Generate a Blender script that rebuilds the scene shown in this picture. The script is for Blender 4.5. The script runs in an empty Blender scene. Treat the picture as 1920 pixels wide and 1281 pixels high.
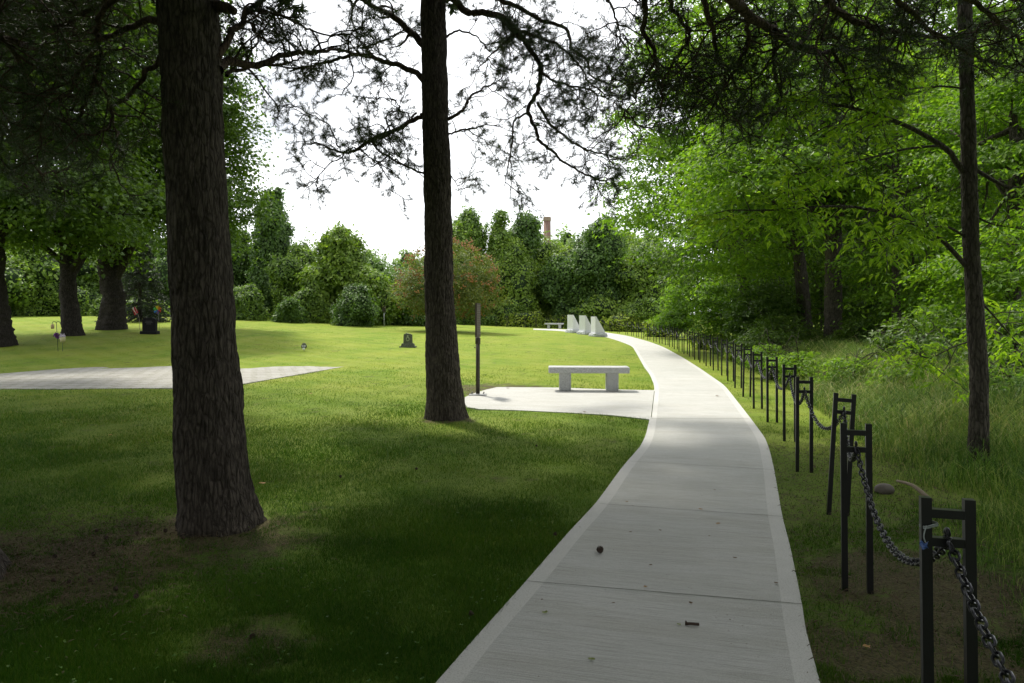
import bpy, math, random
import numpy as np
from mathutils import Vector, Matrix

# ------------------------------------------------------------------ camera, sky, sun, exposure
S = bpy.context.scene
C = bpy.data.collections.new("place"); S.collection.children.link(C)
CAMH, FPX, HOR = 1.65, 1333.0, 590.0
cd = bpy.data.cameras.new("camera"); cam = bpy.data.objects.new("camera", cd); C.objects.link(cam)
cam.location = (0, 0, CAMH); cam.rotation_euler = (math.pi/2, 0, 0)
cd.sensor_width = 36; cd.lens = FPX/1920*36; cd.shift_y = -(640.5-HOR)/1920
cd.clip_start = .05; cd.clip_end = 3000
S.camera = cam
SUN_EL, SUN_AZ = math.radians(59), math.radians(-33)      # azimuth from +Y (ahead), negative = to the left
w = bpy.data.worlds.new("World"); S.world = w; w.use_nodes = True
nt = w.node_tree; nt.nodes.clear()
out = nt.nodes.new('ShaderNodeOutputWorld'); bg = nt.nodes.new('ShaderNodeBackground')
sky = nt.nodes.new('ShaderNodeTexSky'); sky.sky_type = 'NISHITA'; sky.sun_disc = False
sky.sun_elevation = SUN_EL; sky.sun_rotation = SUN_AZ
tc = nt.nodes.new('ShaderNodeTexCoord'); mp = nt.nodes.new('ShaderNodeMapping'); mp.inputs['Scale'].default_value = (1, 1, 3.2)
ns = nt.nodes.new('ShaderNodeTexNoise'); ns.inputs['Scale'].default_value = 2.2; ns.inputs['Detail'].default_value = 9; ns.inputs['Roughness'].default_value = .55
cr = nt.nodes.new('ShaderNodeValToRGB'); cr.color_ramp.elements[0].position = .30; cr.color_ramp.elements[1].position = .52
cr.color_ramp.elements[0].color = (3.2, 3.35, 3.7, 1); cr.color_ramp.elements[1].color = (10.6, 10.7, 10.8, 1)
mx = nt.nodes.new('ShaderNodeMix'); mx.data_type = 'RGBA'; mx.inputs['Factor'].default_value = .88
nt.links.new(tc.outputs['Generated'], mp.inputs['Vector']); nt.links.new(mp.outputs[0], ns.inputs['Vector'])
nt.links.new(ns.outputs['Fac'], cr.inputs[0]); nt.links.new(sky.outputs[0], mx.inputs[6]); nt.links.new(cr.outputs[0], mx.inputs[7])
nt.links.new(mx.outputs[2], bg.inputs['Color']); nt.links.new(bg.outputs[0], out.inputs['Surface'])
bg.inputs['Strength'].default_value = .12
sl = bpy.data.lights.new("sun", 'SUN'); sl.energy = 3.0; sl.angle = math.radians(5); sl.color = (1, .95, .85)
so = bpy.data.objects.new("sun", sl); C.objects.link(so)
sd = Vector((math.sin(SUN_AZ)*math.cos(SUN_EL), math.cos(SUN_AZ)*math.cos(SUN_EL), math.sin(SUN_EL)))
so.rotation_euler = sd.to_track_quat('Z', 'Y').to_euler(); so.location = sd*60
S.view_settings.view_transform = 'Standard'; S.view_settings.look = 'None'
S.view_settings.exposure = 0.78; S.view_settings.gamma = 1.0
S.render.engine = 'CYCLES'

# ------------------------------------------------------------------ numeric helpers
R_ = np.random.default_rng(11)
def rng(s): return np.random.default_rng(s)
def nrm(v): return v/np.maximum(np.linalg.norm(v, axis=-1, keepdims=True), 1e-9)
def _h(i, j, k, s=0):
    n = (i.astype(np.int64)*374761393 + j.astype(np.int64)*668265263 + k.astype(np.int64)*1274126177 + s*974634777) & 0xffffffff
    n = ((n ^ (n >> 13))*1274126177) & 0xffffffff; n = n ^ (n >> 16)
    return (n & 0xffff)/65535.0
def vnoise(P, s=0):
    P = np.asarray(P, float); f = np.floor(P); t = P-f; t = t*t*(3-2*t); i, j, k = [f[..., a].astype(np.int64) for a in range(3)]
    r = 0
    for a in (0, 1):
        for b in (0, 1):
            for c in (0, 1):
                wt = (t[..., 0] if a else 1-t[..., 0])*(t[..., 1] if b else 1-t[..., 1])*(t[..., 2] if c else 1-t[..., 2])
                r = r + wt*_h(i+a, j+b, k+c, s)
    return r
def fbm(P, o=3, s=0):
    r = 0; a = 1; tot = 0
    for q in range(o): r = r+a*vnoise(P*(2**q), s+q); tot += a; a *= .5
    return r/tot
def voro(P, s=0):
    f = np.floor(P).astype(np.int64); d1 = np.full(P.shape[:-1], 9.); d2 = d1.copy()
    for a in (-1, 0, 1):
        for b in (-1, 0, 1):
            for c in (-1, 0, 1):
                i, j, k = f[..., 0]+a, f[..., 1]+b, f[..., 2]+c
                q = np.stack([i+_h(i, j, k, s+1), j+_h(i, j, k, s+2), k+_h(i, j, k, s+3)], -1)
                d = np.linalg.norm(P-q, axis=-1)
                m = d < d1; d2 = np.where(m, d1, np.minimum(d2, d)); d1 = np.where(m, d, d1)
    return d1, d2
HZ = np.array([-1e4, 21, 25, 28, 34, 40, 52, 70, 1e5]); HH = np.array([0, 0, .08, .22, .72, 1.08, 1.5, 1.72, 1.72])
WX = np.array([-1e5, -30, -19, -8, 0, 8, 13, 1e5]); WW = np.array([1, 1, .82, .5, .3, .1, 0, 0])
def terr(x, y):
    h = 0
    for d in (-1.5, 0, 1.5): h = h+np.interp(np.asarray(y)+d, HZ, HH)/3
    return h*np.interp(x, WX, WW)
def P3(px, py, Z): return np.array([(px-960)/FPX*Z, Z, CAMH+(HOR-py)/FPX*Z])
def hit(px, py):
    """where the line of sight through a photo point meets the ground"""
    Z = np.linspace(1, 140, 14000); x = (px-960)/FPX*Z; z = CAMH+(HOR-py)/FPX*Z
    g = terr(x, Z); k = np.argmax(z <= g)
    if z[k] > g[k]: k = len(Z)-1
    return np.array([x[k], Z[k], g[k]])
def resample(P, n):
    P = np.asarray(P, float); s = np.r_[0, np.cumsum(np.linalg.norm(np.diff(P, axis=0), axis=1))]
    t = np.linspace(0, s[-1], n); return np.stack([np.interp(t, s, P[:, a]) for a in range(P.shape[1])], 1)
def smooth(P, n):
    """Catmull-Rom through the points"""
    P = np.asarray(P, float); Q = np.vstack([2*P[0]-P[1], P, 2*P[-1]-P[-2]]); o = []
    for i in range(len(P)-1):
        a, b, c, d = Q[i:i+4]
        for t in np.linspace(0, 1, 12, endpoint=False):
            o.append(.5*((2*b)+(-a+c)*t+(2*a-5*b+4*c-d)*t*t+(-a+3*b-3*c+d)*t**3))
    o.append(P[-1]); return resample(o, n)

# ------------------------------------------------------------------ mesh helpers
class MB:
    def __init__(s): s.V = []; s.F = []; s.n = 0
    def add(s, V, F, mi=0):
        V = np.asarray(V, float).reshape(-1, 3); F = np.asarray(F, np.int64)
        s.V.append(V); s.F.append((F+s.n, mi)); s.n += len(V); return s
    def box(s, c, d, rz=0, mi=0, taper=1.0):
        x, y, z = [q/2 for q in d]
        v = np.array([[-x, -y, -z], [x, -y, -z], [x, y, -z], [-x, y, -z], [-x*taper, -y*taper, z], [x*taper, -y*taper, z], [x*taper, y*taper, z], [-x*taper, y*taper, z]])
        cs, sn = math.cos(rz), math.sin(rz); v = v@np.array([[cs, sn, 0], [-sn, cs, 0], [0, 0, 1]])+np.array(c)
        return s.add(v, [[0, 3, 2, 1], [4, 5, 6, 7], [0, 1, 5, 4], [1, 2, 6, 5], [2, 3, 7, 6], [3, 0, 4, 7]], mi)
    def tube(s, P, r, n=8, mi=0, cap=True):
        P = np.asarray(P, float); r = np.broadcast_to(np.asarray(r, float), (len(P),))
        V, F = tubes(P[None], r[None], n); s.add(V, F, mi)
        if cap:
            b = s.n-len(V)
            s.V.append(np.zeros((0, 3)))
            s.F.append((np.array([list(range(b+n-1, b-1, -1))]), mi)); s.F.append((np.array([list(range(b+len(V)-n, b+len(V)))]), mi))
        return s
    def lathe(s, prof, c=(0, 0, 0), n=20, mi=0):
        prof = np.asarray(prof, float); a = np.linspace(0, 2*math.pi, n, endpoint=False)
        V = np.stack([prof[:, None, 0]*np.cos(a), prof[:, None, 0]*np.sin(a), np.broadcast_to(prof[:, None, 1], (len(prof), n))], -1).reshape(-1, 3)+np.array(c)
        return s.add(V, gridf(len(prof), n, True), mi)
    def build(s, name, mats, parent=None, smooth=False, uv=None):
        V = np.concatenate(s.V) if s.V else np.zeros((0, 3))
        if parent is not None: V = V-np.array(parent.location)
        me = bpy.data.meshes.new(name); me.vertices.add(len(V)); me.vertices.foreach_set('co', V.astype(np.float32).ravel())
        lv = np.concatenate([f.ravel() for f, _ in s.F]); lt = np.concatenate([np.full(len(f), f.shape[1]) for f, _ in s.F])
        mi = np.concatenate([np.full(len(f), m) for f, m in s.F])
        ls = np.r_[0, np.cumsum(lt)[:-1]]
        me.loops.add(len(lv)); me.loops.foreach_set('vertex_index', lv.astype(np.int32))
        me.polygons.add(len(lt)); me.polygons.foreach_set('loop_start', ls.astype(np.int32)); me.polygons.foreach_set('loop_total', lt.astype(np.int32))
        me.polygons.foreach_set('material_index', mi.astype(np.int32))
        me.polygons.foreach_set('use_smooth', np.full(len(lt), bool(smooth)))
        me.update(calc_edges=True)
        for m in (mats if isinstance(mats, (list, tuple)) else [mats]): me.materials.append(m)
        o = bpy.data.objects.new(name, me); C.objects.link(o)
        if parent is not None: o.parent = parent
        return o
def gridf(a, b, wrap=False):
    i = np.arange(a-1)[:, None]; j = np.arange(b if wrap else b-1)[None]; k = (j+1) % b
    return np.stack([i*b+j, i*b+k, (i+1)*b+k, (i+1)*b+j], -1).reshape(-1, 4)
def tubes(P, R, n=5):
    """batch of tubes: P (B,N,3), R (B,N)"""
    B, N = P.shape[:2]; T = np.gradient(P, axis=1); T = nrm(T)
    m = nrm(P[:, -1]-P[:, 0]); ref = np.where(np.abs(m[:, 2:3]) < .7, np.array([[0, 0, 1.]]), np.array([[1., 0, 0]]))[:, None]
    U = nrm(np.cross(T, np.broadcast_to(ref, T.shape))); W = np.cross(T, U)
    a = np.linspace(0, 2*math.pi, n, endpoint=False)
    V = P[:, :, None]+R[:, :, None, None]*(U[:, :, None]*np.cos(a)[:, None]+W[:, :, None]*np.sin(a)[:, None])
    f = gridf(N, n, True); F = (f[None]+(np.arange(B)*N*n)[:, None, None]).reshape(-1, 4)
    return V.reshape(-1, 3), F
def empty(name, loc=(0, 0, 0), rz=0, ry=0):
    o = bpy.data.objects.new(name, None); C.objects.link(o); o.location = loc; o.rotation_euler = (0, ry, rz); o.empty_display_size = .2
    return o
def tag(o, label, cat, group=None, kind=None):
    if label: o['label'] = label
    if cat: o['category'] = cat
    if group: o['group'] = group
    if kind: o['kind'] = kind
    return o
def dup(root, loc, rz=None, label=None, sc=None):
    r = root.copy(); C.objects.link(r); r.location = loc
    if rz is not None: r.rotation_euler[2] = rz
    if sc: r.scale = (sc, sc, sc)
    if label: r['label'] = label
    for ch in root.children:
        c = ch.copy(); C.objects.link(c); c.parent = r
        for g in ch.children: d = g.copy(); C.objects.link(d); d.parent = c
    return r

# ------------------------------------------------------------------ materials
class NM:
    def __init__(s, name):
        s.m = bpy.data.materials.new(name); s.m.use_nodes = True; s.t = s.m.node_tree; s.t.nodes.clear()
        s.out = s.n('OutputMaterial'); s.b = s.n('BsdfPrincipled'); s.l(s.b.outputs[0], s.out.inputs[0])
    def n(s, k, **kw):
        o = s.t.nodes.new('ShaderNode'+k)
        for a, v in kw.items(): setattr(o, a, v)
        return o
    def l(s, a, b): s.t.links.new(a, b)
    def pos(s): return s.n('NewGeometry').outputs['Position']
    def obj(s): return s.n('TexCoord').outputs['Object']
    def map(s, src, scale=(1, 1, 1), rz=0):
        m = s.n('Mapping'); m.inputs['Scale'].default_value = scale; m.inputs['Rotation'].default_value = (0, 0, rz); s.l(src, m.inputs[0]); return m.outputs[0]
    def noise(s, src, sc, det=4, ro=.5):
        m = s.n('TexNoise'); m.inputs['Scale'].default_value = sc; m.inputs['Detail'].default_value = det; m.inputs['Roughness'].default_value = ro
        if src is not None: s.l(src, m.inputs['Vector'])
        return m.outputs['Fac']
    def ramp(s, f, stops):
        r = s.n('ValToRGB'); e = r.color_ramp.elements
        while len(e) < len(stops): e.new(.5)
        for q, (p, c) in zip(e, stops):
            q.position = p; q.color = tuple(c)+(1,) if not isinstance(c, (int, float)) else (c, c, c, 1)
        s.l(f, r.inputs[0]); return r.outputs[0]
    def mix(s, f, a, b, mode='MIX'):
        m = s.n('Mix', data_type='RGBA', blend_type=mode)
        for i, v in ((0, f), (6, a), (7, b)):
            if isinstance(v, (int, float)): m.inputs[i].default_value = v
            elif isinstance(v, tuple): m.inputs[i].default_value = v+(1,)
            else: s.l(v, m.inputs[i])
        return m.outputs[2]
    def math(s, op, a, b=0.0):
        m = s.n('Math', operation=op)
        for i, v in ((0, a), (1, b)):
            if isinstance(v, (int, float)): m.inputs[i].default_value = v
            else: s.l(v, m.inputs[i])
        return m.outputs[0]
    def bump(s, h, st=.5, dist=.01):
        b = s.n('Bump'); b.inputs['Strength'].default_value = st; b.inputs['Distance'].default_value = dist; s.l(h, b.inputs['Height']); s.l(b.outputs[0], s.b.inputs['Normal'])
        return b.outputs[0]
    def fin(s, col=None, rough=.6, metal=0, spec=.4):
        if col is not None:
            if isinstance(col, tuple): s.b.inputs['Base Color'].default_value = col+(1,)
            else: s.l(col, s.b.inputs['Base Color'])
        s.b.inputs['Roughness'].default_value = rough; s.b.inputs['Metallic'].default_value = metal; s.b.inputs['Specular IOR Level'].default_value = spec
        return s.m
def leafmat(name, dark, mid, lite, trans=.45, sc=.35, rough=.5):
    """leaves: own colour differs leaf by leaf and bough by bough, light passes through the blade"""
    m = NM(name); g = m.n('NewGeometry')
    r = m.ramp(g.outputs['Random Per Island'], [(0, dark), (.5, mid), (1, lite)])
    n = m.ramp(m.noise(g.outputs['Position'], sc, 3), [(.35, (.72, .78, .7)), (.65, (1.2, 1.15, 1.05))])
    c = m.mix(1.0, r, n, 'MULTIPLY'); m.fin(c, rough, 0, .35)
    tr = m.n('BsdfTranslucent'); tc_ = m.mix(1.0, c, (1.5, 1.6, .55), 'MULTIPLY'); m.l(tc_, tr.inputs['Color'])
    mi = m.n('MixShader'); mi.inputs[0].default_value = trans; m.l(m.b.outputs[0], mi.inputs[1]); m.l(tr.outputs[0], mi.inputs[2]); m.l(mi.outputs[0], m.out.inputs[0])
    return m.m
def barkmat(name, a, b, sc=1.0):
    m = NM(name); p = m.map(m.pos(), (9*sc, 9*sc, 2.2*sc)); n = m.noise(p, 2.2, 8, .65)
    v = m.n('TexVoronoi', feature='DISTANCE_TO_EDGE'); v.inputs['Scale'].default_value = 1.3; m.l(p, v.inputs['Vector'])
    e = m.ramp(v.outputs['Distance'], [(0, 0.0), (.16, 1.0)])
    c = m.mix(m.math('ADD', m.math('MULTIPLY', e, .6), .4), tuple(x*.45 for x in a), m.ramp(n, [(.3, a), (.7, b)]))
    lic = m.noise(m.pos(), 3.2, 7, .7); c = m.mix(m.ramp(lic, [(.56, 0.), (.72, .5)]), c, tuple(x*1.7 for x in b)); gr_ = m.noise(m.map(m.pos(), (14, 14, 2)), 2.5, 6, .7); c = m.mix(m.ramp(gr_, [(.38, .7), (.52, 0.)]), c, tuple(x*.35 for x in a))
    h = m.math('ADD', m.math('MULTIPLY', e, .6), m.math('MULTIPLY', n, .7)); m.bump(h, .8, .02)
    return m.fin(c, .9, 0, .15)
def granite(name, base, dark, sc=260):
    m = NM(name); p = m.obj(); n = m.noise(p, sc, 2, .7); n2 = m.noise(p, 3, 4)
    c = m.mix(m.ramp(n, [(.42, 0.0), (.62, 1.0)]), dark, base); c = m.mix(m.ramp(n2, [(.3, .0), (.8, .25)]), c, tuple(x*.7 for x in base))
    m.bump(n, .2, .003); return m.fin(c, .6, 0, .3)
def plain(name, c, rough=.5, metal=0, var=.15, sc=12):
    m = NM(name); n = m.noise(m.obj(), sc, 4)
    return m.fin(m.mix(n, tuple(x*(1-var) for x in c), tuple(min(1, x*(1+var)) for x in c)), rough, metal)

M = {}
M['leaf_maple'] = leafmat('leaf_maple', (.04, .075, .012), (.06, .115, .016), (.10, .165, .024), .42)
M['leaf_woods'] = leafmat('leaf_woods', (.08, .16, .018), (.12, .22, .025), (.185, .285, .038), .55)
M['leaf_ash'] = leafmat('leaf_ash', (.115, .215, .021), (.175, .295, .03), (.26, .365, .048), .6, 1.5)
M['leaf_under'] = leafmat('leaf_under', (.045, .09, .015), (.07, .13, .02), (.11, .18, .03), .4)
M['leaf_vine'] = leafmat('leaf_vine', (.07, .13, .022), (.12, .205, .032), (.20, .29, .055), .4, .22)
M['leaf_vine_dark'] = leafmat('leaf_vine_dark', (.05, .10, .022), (.075, .145, .03), (.12, .20, .045), .35, .3)
M['leaf_vine_lime'] = leafmat('leaf_vine_lime', (.10, .17, .025), (.16, .25, .036), (.24, .33, .06), .4, .22)
M['leaf_far'] = leafmat('leaf_far', (.12, .20, .06), (.16, .25, .08), (.20, .29, .10), .35)
M['leaf_rowan'] = leafmat('leaf_rowan', (.07, .11, .02), (.115, .15, .03), (.17, .18, .045), .35, .6)
M['leaf_yellow'] = leafmat('leaf_yellow', (.16, .24, .03), (.24, .32, .045), (.34, .38, .06), .4, .8)
M['berry'] = plain('berry', (.28, .12, .03), .6)
M['needle'] = leafmat('needle', (.022, .042, .016), (.036, .062, .022), (.058, .085, .03), .2)
M['needle_spruce'] = leafmat('needle_spruce', (.016, .030, .012), (.024, .042, .016), (.035, .058, .022), .1)
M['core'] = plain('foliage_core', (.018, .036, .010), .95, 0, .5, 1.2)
M['bark_pine'] = barkmat('bark_pine', (.042, .035, .028), (.115, .097, .08), 2.4)
M['bark_twig'] = barkmat('bark_twig', (.05, .036, .028), (.12, .085, .06), 2)
M['bark_maple'] = barkmat('bark_maple', (.02, .017, .015), (.065, .057, .05), 1.6)
M['bark_young'] = barkmat('bark_young', (.06, .052, .043), (.13, .115, .095), 2.5)
M['black_steel'] = plain('black_steel', (.010, .010, .011), .35, 0, .3, 30)
M['chain_steel'] = plain('chain_steel', (.05, .05, .055), .28, .9, .5, 60)
M['granite'] = granite('granite', (.60, .61, .60), (.22, .23, .23), 110)
M['granite_pale'] = granite('granite_pale', (.78, .79, .82), (.6, .61, .64), 60)
M['granite_black'] = granite('granite_black', (.018, .018, .02), (.008, .008, .009))
M['granite_black'].node_tree.nodes['Principled BSDF'].inputs['Specular IOR Level'].default_value = .12
M['granite_black'].node_tree.nodes['Principled BSDF'].inputs['Roughness'].default_value = .75
M['stone_mossy'] = granite('stone_mossy', (.11, .12, .085), (.05, .06, .035), 22)
M['stone_lichen'] = granite('stone_lichen', (.38, .42, .27), (.2, .24, .13), 30)

# ------------------------------------------------------------------ ground
def dirt_mask(m, spots):
    p = m.pos(); acc = None
    for x, y, r in spots:
        d = m.n('VectorMath', operation='DISTANCE'); m.l(p, d.inputs[0]); d.inputs[1].default_value = (x, y, 0)
        f = m.math('SUBTRACT', 1.0, m.math('DIVIDE', d.outputs['Value'], r)); acc = f if acc is None else m.math('MAXIMUM', acc, f)
    return m.math('MAXIMUM', acc, 0.0)
DIRT = [(-2.3, 5.2, 1.0), (-3.6, 4.4, 1.25), (-1.03, 11.2, .62), (-2.9, 4.6, 1.2), (-1.3, 3.55, .4), (1.9, 3.0, 1.2), (2.5, 4.3, .9), (2.2, 3.5, .8), (-.2, 15.6, 1.6)]
mg = NM('lawn_ground'); p = mg.pos()
n1 = mg.noise(p, .35, 5); n2 = mg.noise(p, 6, 6, .6); n3 = mg.noise(mg.map(p, (1, .35, 1), .35), 1.1, 4); nf = mg.noise(p, 60, 3, .7)
gr = mg.mix(mg.ramp(n2, [(.3, 0.), (.7, 1.)]), (.115, .19, .022), (.21, .28, .042))
gr = mg.mix(mg.ramp(n1, [(.35, 0.), (.65, .75)]), gr, (.29, .31, .07))
gr = mg.mix(mg.ramp(n3, [(.45, 0.), (.7, .5)]), gr, (.34, .33, .13))
gr = mg.mix(mg.ramp(nf, [(.35, .45), (.6, 0.)]), gr, (.06, .10, .012))
sp_ = mg.n('SeparateXYZ'); mg.l(p, sp_.inputs[0]); fy = mg.ramp(mg.math('ADD', mg.math('DIVIDE', sp_.outputs[1], 40.), mg.math('MULTIPLY', n1, .25)), [(.2, 0.), (.62, 1.)]); gr = mg.mix(fy, mg.mix(1., gr, (.40, .55, .28), 'MULTIPLY'), mg.mix(1., gr, (.84, .90, .45), 'MULTIPLY'))  # far turf yellower; near turf colour darkened to stand in for canopy shade
# mowing bands on the open lawn
wv = mg.n('TexWave', wave_type='BANDS', bands_direction='X'); wv.inputs['Scale'].default_value = .33; wv.inputs['Distortion'].default_value = 1.2; wv.inputs['Detail'].default_value = 2; wv.inputs['Detail Scale'].default_value = .4
mg.l(mg.map(p, (1, 1, 1), -.75), wv.inputs['Vector']); gr = mg.mix(mg.ramp(wv.outputs['Fac'], [(.3, 0.), (.7, .10)]), gr, (.30, .36, .10))
n5 = mg.noise(p, 2.2, 7, .68); dm = mg.math('MULTIPLY', mg.math('ADD', dirt_mask(mg, DIRT), mg.ramp(n5, [(.5, 0.), (.8, .35)])), mg.ramp(n5, [(.32, .1), (.62, 2.2)]))
soil = mg.mix(mg.ramp(nf, [(.38, 0.), (.6, 1.)]), mg.mix(n2, (.028, .020, .012), (.06, .045, .028)), mg.mix(n2, (.15, .11, .065), (.07, .075, .025)))
col = mg.mix(mg.ramp(dm, [(.15, 0.), (.6, .9)]), gr, soil)
mg.bump(mg.math('ADD', nf, mg.math('MULTIPLY', n2, 2.0)), .5, .03)
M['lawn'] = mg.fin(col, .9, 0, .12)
xs = np.unique(np.r_[-700, -400, -250, -160, -110, -80, -65, np.arange(-52, -8, 1.), np.arange(-8, 6, .5), np.arange(6, 40, 1.), 50, 70, 110, 200, 400, 700])
ys = np.unique(np.r_[-300, -120, -60, -30, -15, np.arange(-8, 14, .5), np.arange(14, 90, 1.), 100, 120, 160, 240, 400, 800, 1500])
X, Y = np.meshgrid(xs, ys); Zt = terr(X, Y)
und = (fbm(np.stack([X*.7, Y*.7, X*0], -1), 3, 4)-.5)*.05*((np.abs(X) < 40) & (Y < 80)); und = np.minimum(und, 0.004)
mb = MB(); mb.add(np.stack([X, Y, Zt+und], -1), gridf(len(ys), len(xs)))
tag(mb.build('lawn', M['lawn'], smooth=True), None, None, None, 'structure')

# ------------------------------------------------------------------ path, bench pad, paver terrace
mc = NM('concrete_broomed'); p = mc.pos(); rot = mc.map(p, (1, 1, 1), .26)
nb = mc.noise(mc.map(rot, (1.0, 55, 1)), 3.0, 5, .75); nm_ = mc.noise(mc.map(rot, (.6, 20, 1)), 2.0, 7, .8); ns_ = mc.noise(mc.map(rot, (.7, 3.2, 1)), 1.3, 6, .65); nl = mc.noise(p, .7, 5); ng = mc.noise(p, 300, 2, .7)
c = mc.mix(mc.ramp(ns_, [(.42, 0.), (.66, .45)]), (.55, .55, .525), (.42, .40, .34)); c = mc.mix(mc.ramp(nm_, [(.3, .6), (.5, 0.)]), c, (.32, .31, .27)); c = mc.mix(mc.ramp(nm_, [(.55, 0.), (.75, .5)]), c, (.56, .56, .53))
c = mc.mix(mc.ramp(nb, [(.35, .7), (.52, 0.)]), c, (.24, .235, .20)); c = mc.mix(mc.ramp(nl, [(.3, .35), (.65, 0.)]), c, (.38, .39, .36)); c = mc.mix(mc.ramp(ng, [(.38, .6), (.48, 0.)]), c, (.16, .155, .14))
mc.bump(mc.math('ADD', nb, mc.math('MULTIPLY', nm_, .6)), .6, .006); M['concrete'] = mc.fin(c, .85, 0, .2)
me_ = NM('concrete_trowelled'); p = me_.pos(); a = me_.noise(p, 7, 6, .6); b_ = me_.noise(p, 200, 2)
me_.bump(b_, .2, .002); M['concrete_edge'] = me_.fin(me_.mix(me_.ramp(me_.noise(p, 120, 3, .7), [(.36, .5), (.5, 0.)]), me_.mix(a, (.47, .47, .44), (.58, .57, .54)), (.24, .23, .2)), .8, 0, .2)
M['joint'] = plain('joint_moss', (.05, .065, .03), .95, 0, .4, 40)
L_ = [((-2.7, -4.0), None), ((-1.55, -.2), None), ((-.33, 3.18), None), (878, 1217), (986, 1095), (1067, 1001), (1117, 948), (1167, 878), (1201, 839), (1211, 818), (1218, 787), (1228, 727), (1219, 704), (1208, 689), (1197, 669), (1186, 650), (1164, 641), (1133, 631.5), (1085, 624.5), (1050, 621), (1000, 618.6)]
Rr_ = [((-1.0, -4.6), None), ((.15, -.8), None), ((1.28, 2.85), None), (1511, 1190), (1504, 1140), (1482, 1030), (1467, 974), (1452, 885), (1444, 850), (1435, 824), (1408, 787), (1359, 724), (1330, 704), (1310, 690), (1280, 671), (1243, 651), (1216, 641), (1176, 630), (1120, 621.5), (1060, 618), (1000, 616.6)]
def wp(q):
    if q[1] is None: x, y = q[0]; return np.array([x, y, terr(x, y)])
    return hit(*q)
LW = np.array([wp(q) for q in L_]); RW = np.array([wp(q) for q in Rr_])
def dense(P):
    o = []
    for i in range(len(P)-1):
        for t in np.linspace(0, 1, 10, endpoint=False): o.append(P[i]*(1-t)+P[i+1]*t)
    o.append(P[-1]); o = np.array(o)
    for _ in range(6): o[1:-1] = (o[:-2]+2*o[1:-1]+o[2:])/4
    return o
LD, RD = dense(LW), dense(RW)
for D in (LD, RD): D[:, 2] = terr(D[:, 0], D[:, 1])+.016
mb = MB(); wdt = np.linalg.norm((RD-LD)[:, :2], axis=1)[:, None]; bw = np.minimum(.11/wdt, .2)
I1 = LD+(RD-LD)*bw; I2 = RD-(RD-LD)*bw
n = len(LD)
LO, RO = LD.copy(), RD.copy(); LO[:, 2] -= .12; RO[:, 2] -= .12
def strip(A, B, mi): mb.add(np.stack([A, B], 1), gridf(len(A), 2), mi)
strip(B=LD, A=I1, mi=1); mids = I1
for k in range(1, 7):
    nx = I1+(I2-I1)*k/6; nx[:, 2] = np.where(nx[:, 1] > 20, terr(nx[:, 0], nx[:, 1])+.016, .016); strip(nx, mids, 0); mids = nx
strip(RD, mids, 1); strip(LD, LO, 1); strip(RO, RD, 1)
path = mb.build('path', [M['concrete'], M['concrete_edge'], M['joint']]); tag(path, None, None, None, 'structure')
# saw-cut joints across the path
def joint(a, b, wd=.005):
    d = nrm((b-a)[None])[0]; s = np.array([-d[1], d[0], 0])*wd/2; z = np.array([0, 0, .0195])
    mb.add([a-s+z, b-s+z, b+s+z, a+s+z], [[0, 1, 2, 3]])
mb = MB()
for q in (((-.33-.3, 2.35), (1.12, 2.0)),):
    joint(np.array([*q[0], 0]), np.array([*q[1], 0]))
for A, B in (((986, 1095), (1504, 1140)), ((1125, 949), (1467, 973)), ((1182, 868), (1449, 884)), ((1219, 787), (1405, 787)), ((1229, 733), (1365, 734)), ((1213, 695), (1316, 697)), ((1201, 675), (1288, 677)), ((1221, 785), (1227, 735))):
    a, b = hit(*A), hit(*B); a[2] = b[2] = 0; joint(a, b, .0055 if A[1] > 800 else .012)
tag(mb.build('path_joints', M['joint']), None, None, None, 'structure')
pad = [(1222, 789), (1210, 787), (1146, 780), (1061, 775), (975, 771), (900, 768.5), (877, 765), (868, 755), (872, 746), (890, 738), (911, 732), (932, 727), (1048, 728), (1150, 731.5), (1232, 733)]
Pd = np.array([hit(*q) for q in pad]); 
def slab(name, Pd, top, depth, mat, sub=None):
    import bmesh
    bm = bmesh.new(); vs = [bm.verts.new((x, y, z+top)) for x, y, z in Pd]; f = bm.faces.new(vs)
    if f.normal.z < 0: f.normal_flip()
    bm.normal_update()
    if f.normal.z < 0: bmesh.ops.reverse_faces(bm, faces=[f])
    r = bmesh.ops.extrude_face_region(bm, geom=[f]); 
    for v in [g for g in r['geom'] if isinstance(g, bmesh.types.BMVert)]: v.co.z += 0
    for v in vs: v.co.z -= depth
    bmesh.ops.recalc_face_normals(bm, faces=bm.faces)
    bmesh.ops.triangulate(bm, faces=[g for g in bm.faces if len(g.verts) > 4])
    me = bpy.data.meshes.new(name); bm.to_mesh(me); bm.free(); me.materials.append(mat); me.polygons.foreach_set('use_smooth', np.zeros(len(me.polygons), bool))
    o = bpy.data.objects.new(name, me); C.objects.link(o); return o
tag(slab('bench_pad', Pd, .013, .12, M['concrete']), None, None, None, 'structure')
mp_ = NM('pavers'); p = mp_.map(mp_.pos(), (1, 1, 1), .12); br = mp_.n('TexBrick'); br.inputs['Scale'].default_value = 1; br.inputs['Brick Width'].default_value = .42; br.inputs['Row Height'].default_value = .42; br.inputs['Mortar Size'].default_value = .022
br.inputs['Color1'].default_value = (.36, .35, .32, 1); br.inputs['Color2'].default_value = (.30, .29, .265, 1); br.inputs['Mortar'].default_value = (.16, .16, .10, 1); mp_.l(p, br.inputs['Vector'])
n = mp_.noise(mp_.pos(), 2.5, 6, .6); n4 = mp_.noise(mp_.pos(), 30, 3)
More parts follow.
